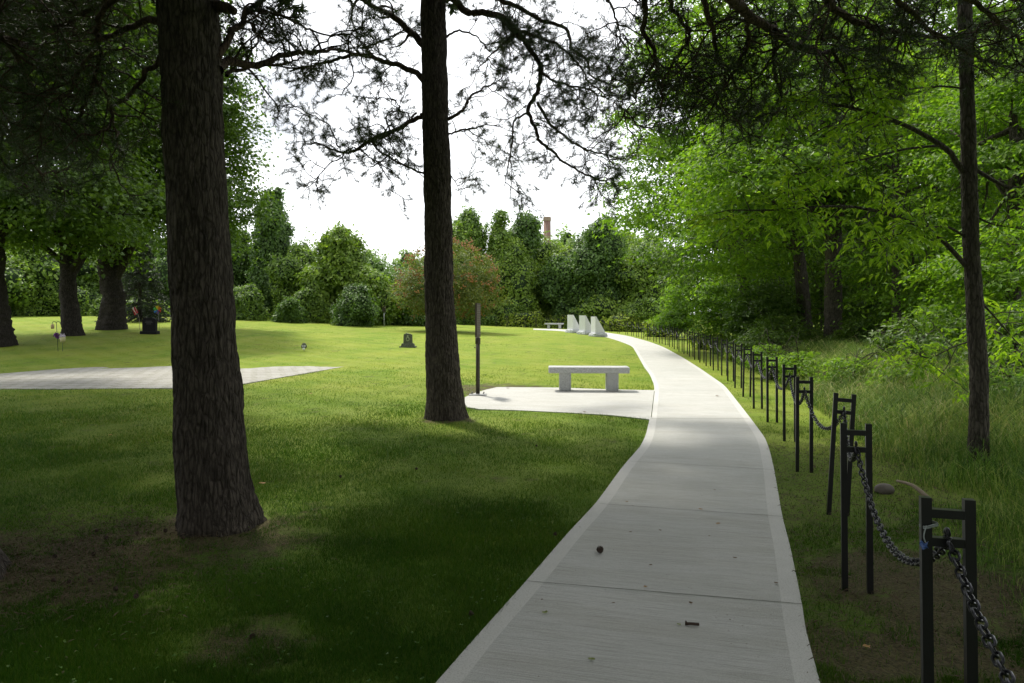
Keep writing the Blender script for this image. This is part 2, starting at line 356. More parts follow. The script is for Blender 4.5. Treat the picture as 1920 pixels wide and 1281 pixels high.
c = mp_.mix(mp_.ramp(n, [(.4, 0.), (.7, .5)]), br.outputs['Color'], (.43, .42, .39)); c = mp_.mix(mp_.ramp(n4, [(.3, .5), (.5, 0.)]), c, (.14, .13, .09))
mp_.bump(mp_.math('ADD', mp_.math('SUBTRACT', 1., br.outputs['Fac']), n4), .5, .02); M['pavers'] = mp_.fin(c, .85, 0, .2)
ter = [(655, 685.5), (548, 705), (448, 722), (330, 729), (120, 730), (-150, 731), (-420, 731), (-420, 722), (-100, 708), (0, 701.5), (100, 693), (197, 686.5), (330, 685), (500, 685)]
Pt = np.array([hit(*q) for q in ter]); Pt[:, 2] = 0
TER = Pt[:, :2]
tag(slab('paver_terrace', Pt, .012, .15, M['pavers']), None, None, None, 'structure')
def inpoly(x, y, P):
    r = np.zeros(x.shape, bool); n = len(P)
    for i in range(n):
        x1, y1 = P[i][:2]; x2, y2 = P[(i+1) % n][:2]
        if y1 == y2: continue
        r ^= ((y1 > y) != (y2 > y)) & (x < (x2-x1)*(y-y1)/(y2-y1)+x1)
    return r
PATHP = np.vstack([LD, RD[::-1]])[:, :2]
def paved(x, y): return inpoly(x, y, PATHP) | inpoly(x, y, Pd) | inpoly(x, y, TER)
def right_edge(y): return np.interp(y, RD[:150, 1], RD[:150, 0])

# ------------------------------------------------------------------ mown grass blades and rough grass
def blades(n, x, y, h, wd, lean, seed, mat, name, label, segs=1, curl=.0):
    g = rng(seed); n = len(x); z = terr(x, y)-.01; a = g.uniform(0, 2*math.pi, n); s = np.stack([np.cos(a), np.sin(a), 0*a], 1)*wd[:, None]/2
    la = g.uniform(0, 2*math.pi, n); ld = np.stack([np.cos(la), np.sin(la), 0*la], 1)*(lean*g.uniform(.1, 1, n))[:, None]
    B = np.stack([x, y, z], 1); up = np.array([0, 0, 1.])
    mb = MB()
    if segs == 1:
        V = np.stack([B-s, B+s, B+ld*h[:, None]+up*h[:, None]], 1); F = np.arange(3*n).reshape(n, 3)
    else:
        m1 = B+ld*h[:, None]*.25+up*h[:, None]*.55; m2 = B+ld*h[:, None]*.75+up*h[:, None]*(.92-.2*lean*curl); t = B+ld*h[:, None]*1.35+up*h[:, None]*(1.0-.6*curl*g.uniform(.3, 1, n))[:, None]
        V = np.stack([B-s, B+s, m1+s*.8, m1-s*.8, m2+s*.5, m2-s*.5, t], 1); i = np.arange(n)[:, None]*7
        mb.add(V, np.concatenate([i+[[0, 1, 2, 3]], i+[[3, 2, 4, 5]]])); mb.F.append((np.concatenate([i+[[5, 4, 6]]]), 0)); 
        o = mb.build(name, mat); return tag(o, label, 'grass', None, 'stuff')
    mb.add(V, F); o = mb.build(name, mat); return tag(o, label, 'grass', None, 'stuff')
def grassmat(name, stops, trans=.35, painted_shade=False):
    m = NM(name); g = m.n('NewGeometry'); r = m.ramp(g.outputs['Random Per Island'], stops)
    n = m.ramp(m.noise(g.outputs['Position'], .9, 4), [(.3, (.65, .75, .6)), (.7, (1.3, 1.15, 1.1))]); n_ = m.ramp(m.noise(g.outputs['Position'], .25, 3), [(.35, (.85, .95, .7)), (.7, (1.25, 1.1, 1.3))])
    c = m.mix(1., m.mix(1., r, n, 'MULTIPLY'), n_, 'MULTIPLY')
    if painted_shade:
        sp_ = m.n('SeparateXYZ'); m.l(g.outputs['Position'], sp_.inputs[0]); fy = m.ramp(m.math('ADD', m.math('DIVIDE', sp_.outputs[1], 40.), m.math('MULTIPLY', m.noise(g.outputs['Position'], .35, 5), .25)), [(.2, 0.), (.62, 1.)]); c = m.mix(fy, m.mix(1., c, (.33, .52, .18), 'MULTIPLY'), m.mix(1., c, (.90, .97, .6), 'MULTIPLY'))  # blades near the camera painted darker as tree shade, far ones yellower
    m.fin(c, .55, 0, .3); tr = m.n('BsdfTranslucent'); m.l(c, tr.inputs['Color']); mi = m.n('MixShader'); mi.inputs[0].default_value = trans
    m.l(m.b.outputs[0], mi.inputs[1]); m.l(tr.outputs[0], mi.inputs[2]); m.l(mi.outputs[0], m.out.inputs[0]); return m.m
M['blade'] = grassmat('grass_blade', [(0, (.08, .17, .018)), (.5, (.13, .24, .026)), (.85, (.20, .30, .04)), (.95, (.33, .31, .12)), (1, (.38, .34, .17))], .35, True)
M['blade_tall'] = grassmat('rough_grass_blade', [(0, (.05, .11, .02)), (.4, (.12, .23, .035)), (.8, (.24, .36, .07)), (.93, (.38, .42, .15)), (1, (.50, .44, .24))])
g = rng(5); N = 1150000
py = HOR+5+g.uniform(0, 1, N)**.85*(1340-HOR); px = g.uniform(-60, 1980, N)
Z = CAMH*FPX/(py-HOR); k = (Z < 62); px, py, Z = px[k], py[k], Z[k]
x = (px-960)/FPX*Z; y = Z*g.uniform(.96, 1.04, len(Z))
rough_edge = right_edge(y)
k = ~paved(x, y) & (x < rough_edge+1.9+.1*y)
x, y, Z = x[k], y[k], Z[k]
dd = np.zeros(len(x))
for sx, sy, r in DIRT: dd = np.maximum(dd, 1-np.hypot(x-sx, y-sy)/r)
nz = fbm(np.stack([x*1.7, y*1.7, x*0], 1), 3, 9); rightv = (x > right_edge(y)) & (y < 30)
nz2 = fbm(np.stack([x*7, y*7, x*0], 1), 3, 19); keep = g.uniform(0, 1, len(x)) > np.clip(dd*1.3*(nz2*2)+(nz2-.55)*1.5, 0, .9)
keep &= ~(rightv & (g.uniform(0, 1, len(x)) < .45+.45*(nz > .48)))
for tx, ty, tr_ in ((-2.27, 5.57, .36), (-1.03, 11.3, .36)): keep &= np.hypot(x-tx, y-ty) > tr_
x, y, Z, nz = x[keep], y[keep], Z[keep], nz[keep]
h = g.uniform(.018, .05, len(x))*(.45+1.1*nz)*(1-.35*(Z > 20)); wd = np.clip(.0018+.0006*Z, .0028, .03)
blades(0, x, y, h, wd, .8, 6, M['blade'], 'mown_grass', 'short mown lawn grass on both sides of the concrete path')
# rough grass beyond the chain fence
g = rng(7); N = 170000; yy = 2.2+g.uniform(0, 1, N)**1.1*28; off = g.gamma(1.5, 1.5, N)+1.0+.02*yy
xx = np.interp(yy, RD[:150, 1], RD[:150, 0])+off
nz = fbm(np.stack([xx*.8, yy*.8, xx*0], 1), 3, 21); k = (g.uniform(0, 1, N) < np.interp(yy, [2, 7, 8.5, 11], [.5, .55, .7, 1])) & (g.uniform(0, 1, N) < np.clip((nz-.28)*3+np.clip((yy-4)/10, 0, .5), .05, 1)) & (xx < 26)
xx, yy, nz, off = xx[k], yy[k], nz[k], off[k]
hh = g.uniform(.25, 1.0, len(xx))*(.5+nz)*np.clip(.35+(off-1.4)*.55, .3, 1.25)*np.interp(yy, [2, 6, 8.3, 10.5], [.55, .5, .55, 1])
blades(0, xx, yy, hh, np.clip(.003+.00045*yy, .004, .016), .75, 8, M['blade_tall'], 'rough_grass', 'tall uncut grass between the chain fence and the woods', 3, 1.0)

# ------------------------------------------------------------------ branch and foliage growth
def kids(P, k, L0, L1, ang, seed, N=6, tmin=.2, bias=(0, 0, 0), wig=.35, tmax=1.0):
    """side branches on a batch of polylines P (B,M,3) -> (B*k,N,3)"""
    g = rng(seed); B, Mn = P.shape[:2]; t = g.uniform(tmin, tmax, (B, k))*(Mn-1); i = np.minimum(t.astype(int), Mn-2); f = (t-i)[..., None]
    b = np.arange(B)[:, None]; p0 = P[b, i]*(1-f)+P[b, i+1]*f; T = nrm(P[b, i+1]-P[b, i])
    r = g.normal(0, 1, T.shape); r = nrm(r-(r*T).sum(-1, keepdims=True)*T); a = g.uniform(ang*.6, ang*1.3, (B, k, 1))
    D = nrm(T*np.cos(a)+r*np.sin(a)+np.array(bias)); L = (g.uniform(L0, L1, (B, k))*(1.15-.5*t/(Mn-1)))[..., None]
    return walk(p0.reshape(-1, 3), D.reshape(-1, 3), L.reshape(-1, 1), N, wig, g)
def walk(p0, D, L, N, wig, g, pull=(0, 0, 0)):
    o = [p0]; st = L/(N-1)
    for q in range(N-1):
        D = nrm(D+g.normal(0, wig, D.shape)+np.array(pull)); o.append(o[-1]+D*st)
    return np.stack(o, 1)
def needles(P, m, ln, wd, seed, tmin=.25, spread=.9):
    g = rng(seed); B, Mn = P.shape[:2]; t = (tmin+(1-tmin)*g.uniform(0, 1, (B, m))**.7)*(Mn-1); i = np.minimum(t.astype(int), Mn-2); f = (t-i)[..., None]
    b = np.arange(B)[:, None]; p = P[b, i]*(1-f)+P[b, i+1]*f; T = nrm(P[b, i+1]-P[b, i]); r = g.normal(0, 1, T.shape); r = nrm(r-(r*T).sum(-1, keepdims=True)*T)
    D = nrm(T*.75+r*spread); s = nrm(np.cross(D, g.normal(0, 1, D.shape)))*wd/2; l = g.uniform(.6, 1.1, (B, m, 1))*ln
    return np.stack([p-s, p+s, p+D*l], 2).reshape(-1, 3)
def tip_r(P, r0, r1): return np.linspace(1, 0, P.shape[1])[None]*(r0-r1)+r1+np.zeros((len(P), 1))
def limb_growth(wood, nv, limbs, seed, dens=1.0, ln=.085, wd=.004, nn=40, twig=(.16, .42), sub=(.35, 1.0), bias=(0, 0, 0)):
    """limbs: list of (world polyline, r0, r1)"""
    for q, (pl, r0, r1) in enumerate(limbs):
        s = seed*100+q*7; pl = smooth(pl, max(10, int(6*len(pl)))); L = np.linalg.norm(np.diff(pl, axis=0), axis=1).sum()
        g = rng(s); pl = pl.copy(); pl[1:] += (np.cumsum(g.normal(0, .012, (len(pl)-1, 3)), 0))*min(1, L)
        V, F = tubes(pl[None], np.linspace(r0, r1, len(pl))[None], 7); wood.add(V, F)
        k1 = max(3, int(L*4.2*dens)); A = kids(pl[None], k1, sub[0], sub[1], 1.0, s+1, 8, .15, bias, .33)
        V, F = tubes(A, tip_r(A, max(r1*.9, .009), .004), 5); wood.add(V, F)
        Bk = kids(A, max(3, int(5*dens)), twig[0], twig[1]*1.1, .9, s+2, 5, .2, bias, .3)
        V, F = tubes(Bk, tip_r(Bk, .005, .0022), 3); wood.add(V, F)
        nv.append(needles(Bk, nn, ln, wd, s+3)); nv.append(needles(A, int(nn*1.3), ln, wd, s+4, .55))
        T = kids(Bk, 1, twig[0]*.6, twig[1]*.6, .8, s+5, 4, .4, bias, .3); nv.append(needles(T, nn, ln, wd, s+6, .1))
        V, F = tubes(T, tip_r(T, .003, .002), 3); wood.add(V, F)
def tri_mesh(mb, V):
    V = np.asarray(V).reshape(-1, 3); mb.add(V, np.arange(len(V)).reshape(-1, 3))
def trunk(mb, pts, rad, sides=48, dz=.02, amp=.012, pl=(13, 3.6), flare=.25, fh=.28, seed=0, phase=0):
    pts = np.asarray(pts, float); zz = pts[:, 2]; zs = np.arange(zz[0], zz[-1], dz)
    c = np.stack([np.interp(zs, zz, pts[:, 0]), np.interp(zs, zz, pts[:, 1]), zs], 1)
    for _ in range(12): c[1:-1, :2] = (c[:-2, :2]+c[2:, :2])/2
    r = np.interp(zs, zz, rad); a = np.linspace(0, 2*math.pi, sides, endpoint=False)
    hb = (zs-zs[0])[:, None]; fl = 1+flare*np.exp(-hb/fh)*(1+.6*np.sin(5*a+phase)+.35*np.sin(8*a+2*phase))
    rr = r[:, None]*fl; d = np.stack([np.cos(a), np.sin(a), 0*a], 1)
    Pp = c[:, None]+rr[..., None]*d
    q = Pp*np.array([pl[0], pl[0], pl[1]]); q = q+(fbm(Pp*6, 2, seed+5)[..., None]-.5)*.8
    d1, d2 = voro(q, seed); e = np.clip((d2-d1)/.28, 0, 1); e = e*e*(3-2*e)
    d3, d4 = voro(Pp*np.array([pl[0]*.42, pl[0]*.42, pl[1]*.45])+(fbm(Pp*5, 2, seed+15)[..., None]-.5)*1.2, seed+30); e2 = np.clip((d4-d3)/.22, 0, 1); e = e*(.35+.65*e2)
    dsp = (e-.75)*amp*1.5*(.45+1.1*fbm(Pp*np.array([4, 4, 1.6]), 2, seed+6))+(fbm(Pp*np.array([40, 40, 16]), 2, seed+8)-.5)*amp*.9+(fbm(Pp*3, 2, seed+2)-.5)*.05*r[:, None]/.3
    mb.add(c[:, None]+(rr+dsp)[..., None]*d, gridf(len(zs), sides, True))
def leaves(P, N, A, L, asp, droop=.15, six=False):
    """leaf blades at P with normal N, axis A"""
    A = nrm(A-(A*N).sum(-1, keepdims=True)*N); Sd = np.cross(N, A)*(L*asp)[:, None]/2; Ax = A*L[:, None]; dn = -N*(L*droop)[:, None]
    if not six: V = np.stack([P, P+Ax*.45+Sd, P+Ax+dn, P+Ax*.45-Sd], 1); return V.reshape(-1, 3), np.arange(len(P)*4).reshape(-1, 4)
    V = np.stack([P, P+Ax*.3+Sd-dn*.3, P+Ax*.62+Sd*.75-dn*.1, P+Ax+dn, P+Ax*.62-Sd*.75-dn*.1, P+Ax*.3-Sd-dn*.3], 1)
    i = np.arange(len(P))[:, None]*6; F = np.concatenate([i+[[0, 1, 2, 3]], i+[[0, 3, 4, 5]]]); return V.reshape(-1, 3), F
def clump_leaves(mb, cen, per, rc, flat, size, asp, seed, tilt=.55, droop=.25, outw=None, maple=False):
    g = rng(seed); n = len(cen); rr = g.uniform(.6, 1.3, (n, 1))*rc; o = g.normal(0, .5, (n, per, 3))*rr[:, None]
    o[..., 2] = o[..., 2]*flat-droop*(o[..., 0]**2+o[..., 1]**2)/rr[:, :1]
    P = (cen[:, None]+o).reshape(-1, 3); N = nrm(np.array([0, 0, 1.])+g.normal(0, tilt, P.shape)+np.repeat(outw, per, 0)*.5 if outw is not None else np.array([0, 0, 1.])+g.normal(0, tilt, P.shape))
    A = nrm(g.normal(0, 1, P.shape)+nrm(o.reshape(-1, 3))*.8+np.array([0, 0, -.4])); L = size*g.uniform(.6, 1.25, len(P))
    mb.add(*leaves(P, N, A, L, asp, .2, maple))
def shell(el, n, seed, inner=.5, low=-1.0):
    """points spread through ellipsoids (cx,cy,cz,rx,ry,rz)"""
    g = rng(seed); el = np.array(el, float); vol = (el[:, 3]*el[:, 4]*el[:, 5])**(2/3); k = g.choice(len(el), n, p=vol/vol.sum())
    d = nrm(g.normal(0, 1, (n, 3))); d[:, 2] = np.where(d[:, 2] < low, -d[:, 2], d[:, 2]); r = (g.uniform(inner**3, 1, n)**(1/3))[:, None]
    r = r*(.82+.36*vnoise(d*2.6+k[:, None]*7, seed)[:, None])
    return el[k, :3]+d*r*el[k, 3:], d
def pe(px, py, Z, rx, rz, ry):
    c = P3(px, py, Z); return (c[0], c[1], c[2], rx/FPX*Z, ry, rz/FPX*Z)
def broadleaf(name, label, base, tr, th, el, ncl, per, rc, size, leaf, bark='bark_maple', seed=0, cat='tree', group=None, asp=.6, flat=.3, lean=(0, 0), nl=22, low=-.9, inner=.45, forks=None, dz=.05, tilt=.55, droop=.25, six=False, sides=28):
    root = empty(name, (base[0], base[1], base[2]-.03)); tag(root, label, cat, group)
    b = np.array(base, float); top = b+np.array([lean[0], lean[1], th]); tm = MB()
    zs = [b[2]-.1, b[2]+th*.35, b[2]+th*.7, b[2]+th]; g = rng(seed)
    pts = [(b[0]+lean[0]*t+g.normal(0, tr*.12)*(t > 0)*(t < 1), b[1]+lean[1]*t, z) for t, z in zip((0, .35, .7, 1), zs)]
    if th > .6: trunk(tm, pts, [tr, tr*.85, tr*.7, tr*.42], sides, dz, tr*.08, (3.4/tr, .6/tr), .16, tr*.8, seed, seed)
    cen, d = shell(el, ncl, seed+1, inner, low)
    # limbs reach for some of the clumps
    idx = g.choice(ncl, min(nl, ncl), replace=False); P = []
    for k in idx:
        t = g.uniform(.45, .98); s = np.array([np.interp(t, (0, .35, .7, 1), [q[a] for q in pts]) for a in range(3)]); e = cen[k]; m = (s+e)/2+np.array([0, 0, .12*np.linalg.norm(e-s)])+g.normal(0, .25, 3)
        P.append(smooth([s, m, e], 14))
    if P:
        P = np.array(P); P[:, 1:] += np.cumsum(g.normal(0, .03*min(1., max(max(q[3:]) for q in el)/4), P[:, 1:].shape), 1); r0 = tr*g.uniform(.16, .42, len(P)); V, F = tubes(P, np.linspace(1, .12, 14)[None]*r0[:, None], 7); tm.add(V, F)
        ks_ = min(1., max(max(q[3:]) for q in el)/4); K = kids(P, 5, .8*ks_, 2.4*ks_, .8, seed+3, 7, .3, (0, 0, .15), .2); V, F = tubes(K, tip_r(K, max(tr*.07, .004), .008*ks_+.001), 4); tm.add(V, F)
    tm.build('trunk', M[bark], root, True)
    cm = MB(); clump_leaves(cm, cen, per, rc, flat, size, asp, seed+5, tilt, droop, d, six)
    cm.build('crown', M[leaf], root); return root

# ------------------------------------------------------------------ pines (hero trees)
def pine(name, label, prof, Z, limbs, seed, dens=1., top_h=16, dz=.02, sides=150, cover=None, ln=.085, wd=.0055, extra=None, amp=.009, nn=40):
    c = np.array([P3(a, y, Z) for a, y, w_ in prof]); rad = [w_/2/FPX*Z for a, y, w_ in prof]
    o = np.argsort(c[:, 2]); c = c[o]; rad = list(np.array(rad)[o]); base = c[0].copy(); c[0, 2] = -.08
    root = empty(name, (base[0], base[1], 0)); tag(root, label, 'pine tree')
    tm = MB(); trunk(tm, c, rad, sides, dz, amp, (25, 3.6), .17, .2, seed, seed)
    dirv = (c[-1]-c[-3])/(c[-1][2]-c[-3][2]); up = [c[-1]+dirv*(h-c[-1][2]) for h in (c[-1][2]-.05, (c[-1][2]+top_h)/2, top_h)]
    trunk(tm, up, [rad[-1], rad[-1]*.7, .05], 36, .12, amp, (10, 3), 0, .2, seed+1)
    wood = MB(); nv = []; limb_growth(wood, nv, limbs, seed, dens, ln, wd, nn)
    # unseen upper crown boughs, their needles oversized and dense to block sun and sky
    if cover:
        n, rmin, rmax, h0, cl, az0, az1 = cover; g = rng(seed+9); P = []
        for q in range(n):
            h = h0+(top_h-h0)*(q/n)**1.1; a = math.radians(az0+(az1-az0)*((q*.618) % 1)); L = g.uniform(rmin, rmax)*(1-.55*(h-h0)/(top_h-h0)); s = np.array([np.interp(h, [p[2] for p in up], [p[k] for p in up]) for k in range(3)]) if h > up[0][2] else np.array([c[-1][0], c[-1][1], h])
            d = np.array([math.cos(a), math.sin(a), g.uniform(.0, .3)]); P.append(walk(s[None], d[None], np.array([[L]]), 12, .12, g)[0])
        P = np.array(P); V, F = tubes(P, np.linspace(.06, .012, 12)[None]*np.ones((len(P), 1)), 6); wood.add(V, F)
        A = kids(P, 11, .5, 1.7, .9, seed+10, 6, .1); V, F = tubes(A, tip_r(A, .016, .006), 4); wood.add(V, F)
        Bk = kids(A, cl, .25, .6, .9, seed+11, 4, .1); nv.append(needles(Bk, 40, .24, .048, seed+12, .05, 1.1))
    if extra: extra(wood, nv)
    tm.build('trunk', M['bark_pine'], root, True); wood.build('branches', M['bark_twig'], root, True)
    nb = MB(); tri_mesh(nb, np.concatenate([q.reshape(-1, 3) for q in nv])); nb.build('needles', M['needle'], root)
    return root
def PL(Z0, Z1, *pts):
    n = len(pts); return np.array([P3(a, b, Z0+(Z1-Z0)*i/(n-1)) for i, (a, b) in enumerate(pts)])
ZB = 11.3
limbsB = [
 (PL(ZB, 10.2, (837, -8), (881, 26), (942, 44), (964, 66), (982, 96), (1008, 131), (1015, 153), (1008, 192), (993, 210), (992, 240), (1005, 275), (1030, 300), (1060, 325), (1095, 345), (1130, 360)), .062, .010),
 (PL(10.8, 10.2, (1008, 192), (1030, 225), (1060, 255), (1100, 275), (1140, 283), (1172, 290)), .026, .008),
 (PL(11.1, 10.4, (942, 44), (990, 60), (1050, 75), (1085, 100), (1110, 130), (1140, 148)), .03, .008),
 (PL(10.8, 10.2, (1008, 131), (1040, 152), (1080, 165), (1120, 180), (1150, 182)), .022, .008),
 (PL(10.7, 10.9, (993, 210), (965, 225), (955, 260), (950, 300), (940, 345)), .018, .006),
 (PL(10.9, 11.3, (964, 66), (930, 90), (905, 110), (880, 140)), .02, .006),
 (PL(ZB, 10.4, (838, -30), (900, -25), (969, 0), (1012, 26), (1069, 44), (1082, 79), (1109, 96), (1126, 127), (1170, 144)), .05, .01),
 (PL(ZB, 11.6, (795, 152), (775, 138), (750, 127), (702, 110), (670, 104), (640, 112), (600, 128), (545, 142)), .05, .014),
 (PL(11.4, 11.9, (702, 110), (690, 90), (720, 72), (752, 50)), .025, .012),
 (PL(ZB, 11.9, (795, 84), (760, 50), (725, 20), (690, -5), (650, -30)), .06, .03),
 (PL(ZB, 11.5, (797, 213), (767, 227), (732, 245), (702, 258), (662, 276), (636, 276), (601, 262), (570, 256)), .042, .01),
 (PL(ZB, 11.3, (797, 327), (750, 308), (715, 292), (703, 272), (714, 258), (745, 252), (775, 240), (790, 222)), .018, .016),
 (PL(11.4, 11.2, (662, 276), (630, 300), (600, 325), (578, 348), (565, 362)), .014, .005),
 (PL(11.4, 11.2, (664, 277), (690, 300), (720, 328), (738, 368)), .014, .005),
 (PL(11.4, 11.6, (636, 276), (612, 245), (590, 225), (558, 215)), .014, .006),
 (PL(11.3, 11.6, (732, 245), (725, 215), (750, 200), (735, 185), (690, 180)), .014, .006),
 (PL(ZB, 11.0, (840, 224), (868, 207), (885, 185), (915, 175), (948, 163)), .03, .008),
 (PL(ZB, 11.6, (840, 252), (880, 242), (915, 238), (938, 240)), .018, .008),
 (PL(ZB, 11.5, (835, 70), (870, 62), (900, 80), (925, 115)), .02, .008),
 (PL(ZB+.1, 11.9, (846, 330), (855, 345), (858, 360)), .01, .005),
]
pine('pine_tree', 'straight mid-distance pine trunk standing at the left tip of the concrete bench pad', [(812, 0, 47), (816, 200, 50), (821, 400, 51), (823, 540, 54), (829, 650, 60), (833, 720, 66), (838, 785, 74)], ZB, limbsB, 31, 1.45, 17, .018, 150,
     (64, 4.5, 8.2, 8.6, 8, 0, 360), .10, .0047, None, .009, 44)
ZA = 5.57
limbsA = [
 (PL(ZA, 6.4, (405, 108), (430, 75), (470, 40), (500, 12), (535, -10)), .032, .012),
 (PL(6.0, 6.8, (500, 14), (530, 32), (555, 55), (600, 72), (650, 90)), .014, .006),
 (PL(5.9, 6.4, (470, 42), (490, 62), (520, 72), (552, 62)), .012, .006),
 (PL(ZA, 7.4, (410, 132), (440, 117), (500, 112), (560, 102), (620, 100), (690, 112)), .04, .012),
 (PL(5.9, 6.9, (425, 142), (480, 138), (540, 130), (590, 118)), .018, .008),
 (PL(ZA, 5.4, (305, 104), (270, 135), (225, 165), (200, 195), (185, 215), (150, 232)), .022, .008),
 (PL(ZA, 6.6, (300, 40), (240, 60), (180, 90), (110, 120), (40, 150)), .03, .01),
 (PL(ZA, 6.6, (300, -20), (230, -10), (150, 30), (60, 60), (-20, 100)), .03, .01),
 (PL(ZA, 6.9, (300, -60), (220, -60), (140, -40), (60, -10), (-30, 20)), .035, .01),
 (PL(5.3, 6.6, (215, -10), (190, 20), (183, 60), (186, 100), (180, 150), (162, 186), (138, 200), (100, 206), (76, 196)), .022, .008),
 (PL(5.3, 6.2, (186, 90), (150, 120), (120, 160), (90, 180), (40, 250)), .015, .008),
 (PL(5.8, 7.0, (180, 150), (200, 200), (215, 250), (200, 300)), .012, .006),
]
def stub(wood, nv): wood.tube([P3(400, 12, ZA), P3(425, 14, ZA-.1), P3(440, 22, ZA-.12)], [.05, .04, .03], 8)
pine('pine_tree', 'thick dark pine trunk with plated bark in the left foreground, leaning slightly left', [(355, 0, 108), (361, 200, 108), (371, 400, 107), (382, 600, 112), (392, 800, 122), (401, 900, 130), (415, 985, 138)], ZA, limbsA, 12, 1.15, 15, .012, 230,
     (44, 3, 5.5, 6.2, 7, 0, 360), .075, .004, stub, .008, 46)
ZC = 4.4
pine('pine_tree', 'pine cut by the left edge of the photo, only a sliver of trunk seen', [(-190, 0, 120), (-160, 400, 130), (-138, 800, 150), (-118, 1000, 168), (-102, 1100, 190)], ZC, [
 (PL(ZC, 6.0, (-110, 10), (-40, 30), (40, 60), (110, 80)), .03, .01), (PL(ZC, 7.5, (-110, -60), (0, 60), (60, 160), (100, 240)), .03, .01),
 (PL(ZC, 7.5, (-110, 60), (-40, 160), (20, 250), (90, 330)), .03, .01), (PL(ZC, 8, (-110, -80), (40, -20), (120, 40), (170, 80)), .03, .01)], 47, 1.1, 14, .03, 90,
     (56, 4, 8, 6.4, 8, 0, 360), .075, .004, None, .009, 42)
pine('pine_tree', 'shade pine added outside the left edge of the photo, dark boughs in upper left corner', [(-520, -300, 60), (-510, 200, 66), (-505, 500, 70), (-500, 700, 76), (-498, 790, 84)], 11.0, [  # added tree, its crown keeps sun off the foreground lawn
 (PL(11, 9.5, (-510, -200), (-350, -120), (-200, -20), (-60, 60), (60, 120)), .05, .012), (PL(11, 10, (-510, 0), (-300, 60), (-120, 160), (20, 260), (110, 330)), .045, .01),
 (PL(11, 9, (-510, -100), (-250, -60), (-40, 10), (120, 40), (220, 90)), .045, .01), (PL(11, 11, (-510, 100), (-300, 180), (-100, 260), (60, 360)), .04, .01)], 83, 1.3, 16, .08, 40,
     (72, 5, 9, 7.2, 8, 0, 360), .1, .006, None, .018, 28)
# the pine behind the camera whose boughs hang into the upper right
ZD = 6.6
limbsD = [
 (PL(6.0, 7.0, (1195, -60), (1207, 0), (1216, 35), (1246, 87), (1255, 118), (1250, 150)), .03, .012),
 (PL(6.0, 6.8, (1235, -40), (1248, 0), (1268, 26), (1286, 66), (1268, 118), (1250, 170), (1240, 220)), .022, .008),
 (PL(4.8, 8.0, (1340, -60), (1369, 0), (1404, 31), (1452, 57), (1496, 83), (1561, 92), (1627, 87), (1700, 100)), .05, .012),
 (PL(5.8, 8.0, (1404, 31), (1400, 80), (1370, 130), (1340, 180), (1320, 230)), .022, .008),
 (PL(6.2, 7.8, (1452, 57), (1470, 110), (1480, 160), (1460, 210), (1430, 240)), .022, .008),
 (PL(5.0, 7.5, (1300, -60), (1320, 0), (1340, 60), (1350, 120), (1390, 160)), .03, .008),
 (PL(5.0, 8.2, (1500, -60), (1540, -10), (1600, 30), (1680, 50), (1760, 60), (1850, 70)), .04, .01),
 (PL(6.5, 8.5, (1561, 92), (1580, 140), (1590, 190), (1560, 230)), .018, .006),
 (PL(5.5, 7.5, (1640, -60), (1690, 0), (1740, 60), (1800, 110), (1860, 140)), .03, .008),
 (PL(5.5, 7.5, (1760, -60), (1820, 0), (1880, 50), (1940, 90)), .03, .008),
 (PL(6.0, 8.0, (1120, -60), (1140, -10), (1165, 40), (1180, 90)), .018, .006),
 (PL(6.3, 7.5, (1500, 86), (1530, 40), (1580, 0), (1650, -20)), .02, .008),
 (PL(6.5, 8.2, (1268, 120), (1300, 170), (1330, 210), (1370, 250)), .014, .006),
 (PL(6.5, 8.2, (1230, 110), (1200, 150), (1190, 190), (1170, 230)), .012, .006),
]
pD = [(2.6, -2.2, -.1), (2.65, -2.1, 2), (2.7, -2.0, 5), (2.8, -1.9, 9)]
root = empty('pine_tree', (2.6, -2.2, 0)); tag(root, 'pine standing behind the camera, its drooping dark boughs filling the upper right corner', 'pine tree')
tm = MB(); trunk(tm, pD, [.24, .22, .19, .12], 60, .06, .015); wood = MB(); nv = []; limb_growth(wood, nv, limbsD, 53, 1.4, .08, .004, 34)
g = rng(99); P = []  # unseen overhead boughs with oversized needles, added to deepen the shade
for q in range(24):
    h = 5.6+q*.28; a = math.radians(-10+200*((q*.618) % 1)); d = np.array([math.cos(a), math.sin(a), .12]); P.append(walk(np.array([[2.7, -2, h]]), d[None], np.array([[g.uniform(3.5, 8.5)]]), 12, .1, g)[0])
# the drooping boughs grow out of these limbs
for pl, r0, r1 in limbsD[:3]+limbsD[5:7]+limbsD[8:11]: P.append(smooth([np.array([2.7, -2, 6.0+g.uniform(0, 1.5)]), (np.array([2.7, -2, 7])+pl[0])/2+np.array([0, 0, .9]), pl[0]], 12))
P = np.array(P); V, F = tubes(P, np.linspace(.07, .028, 12)[None]*np.ones((len(P), 1)), 6); wood.add(V, F)
A = kids(P[:24], 9, .6, 1.8, .9, 100, 6, .15); V, F = tubes(A, tip_r(A, .016, .006), 4); wood.add(V, F); Bk = kids(A, 6, .25, .6, .9, 101, 4, .1); nv.append(needles(Bk, 40, .24, .04, 102, .05, 1.1))
tm.build('trunk', M['bark_pine'], root, True); wood.build('branches', M['bark_twig'], root, True); nb = MB(); tri_mesh(nb, np.concatenate([q.reshape(-1, 3) for q in nv])); nb.build('needles', M['needle'], root)

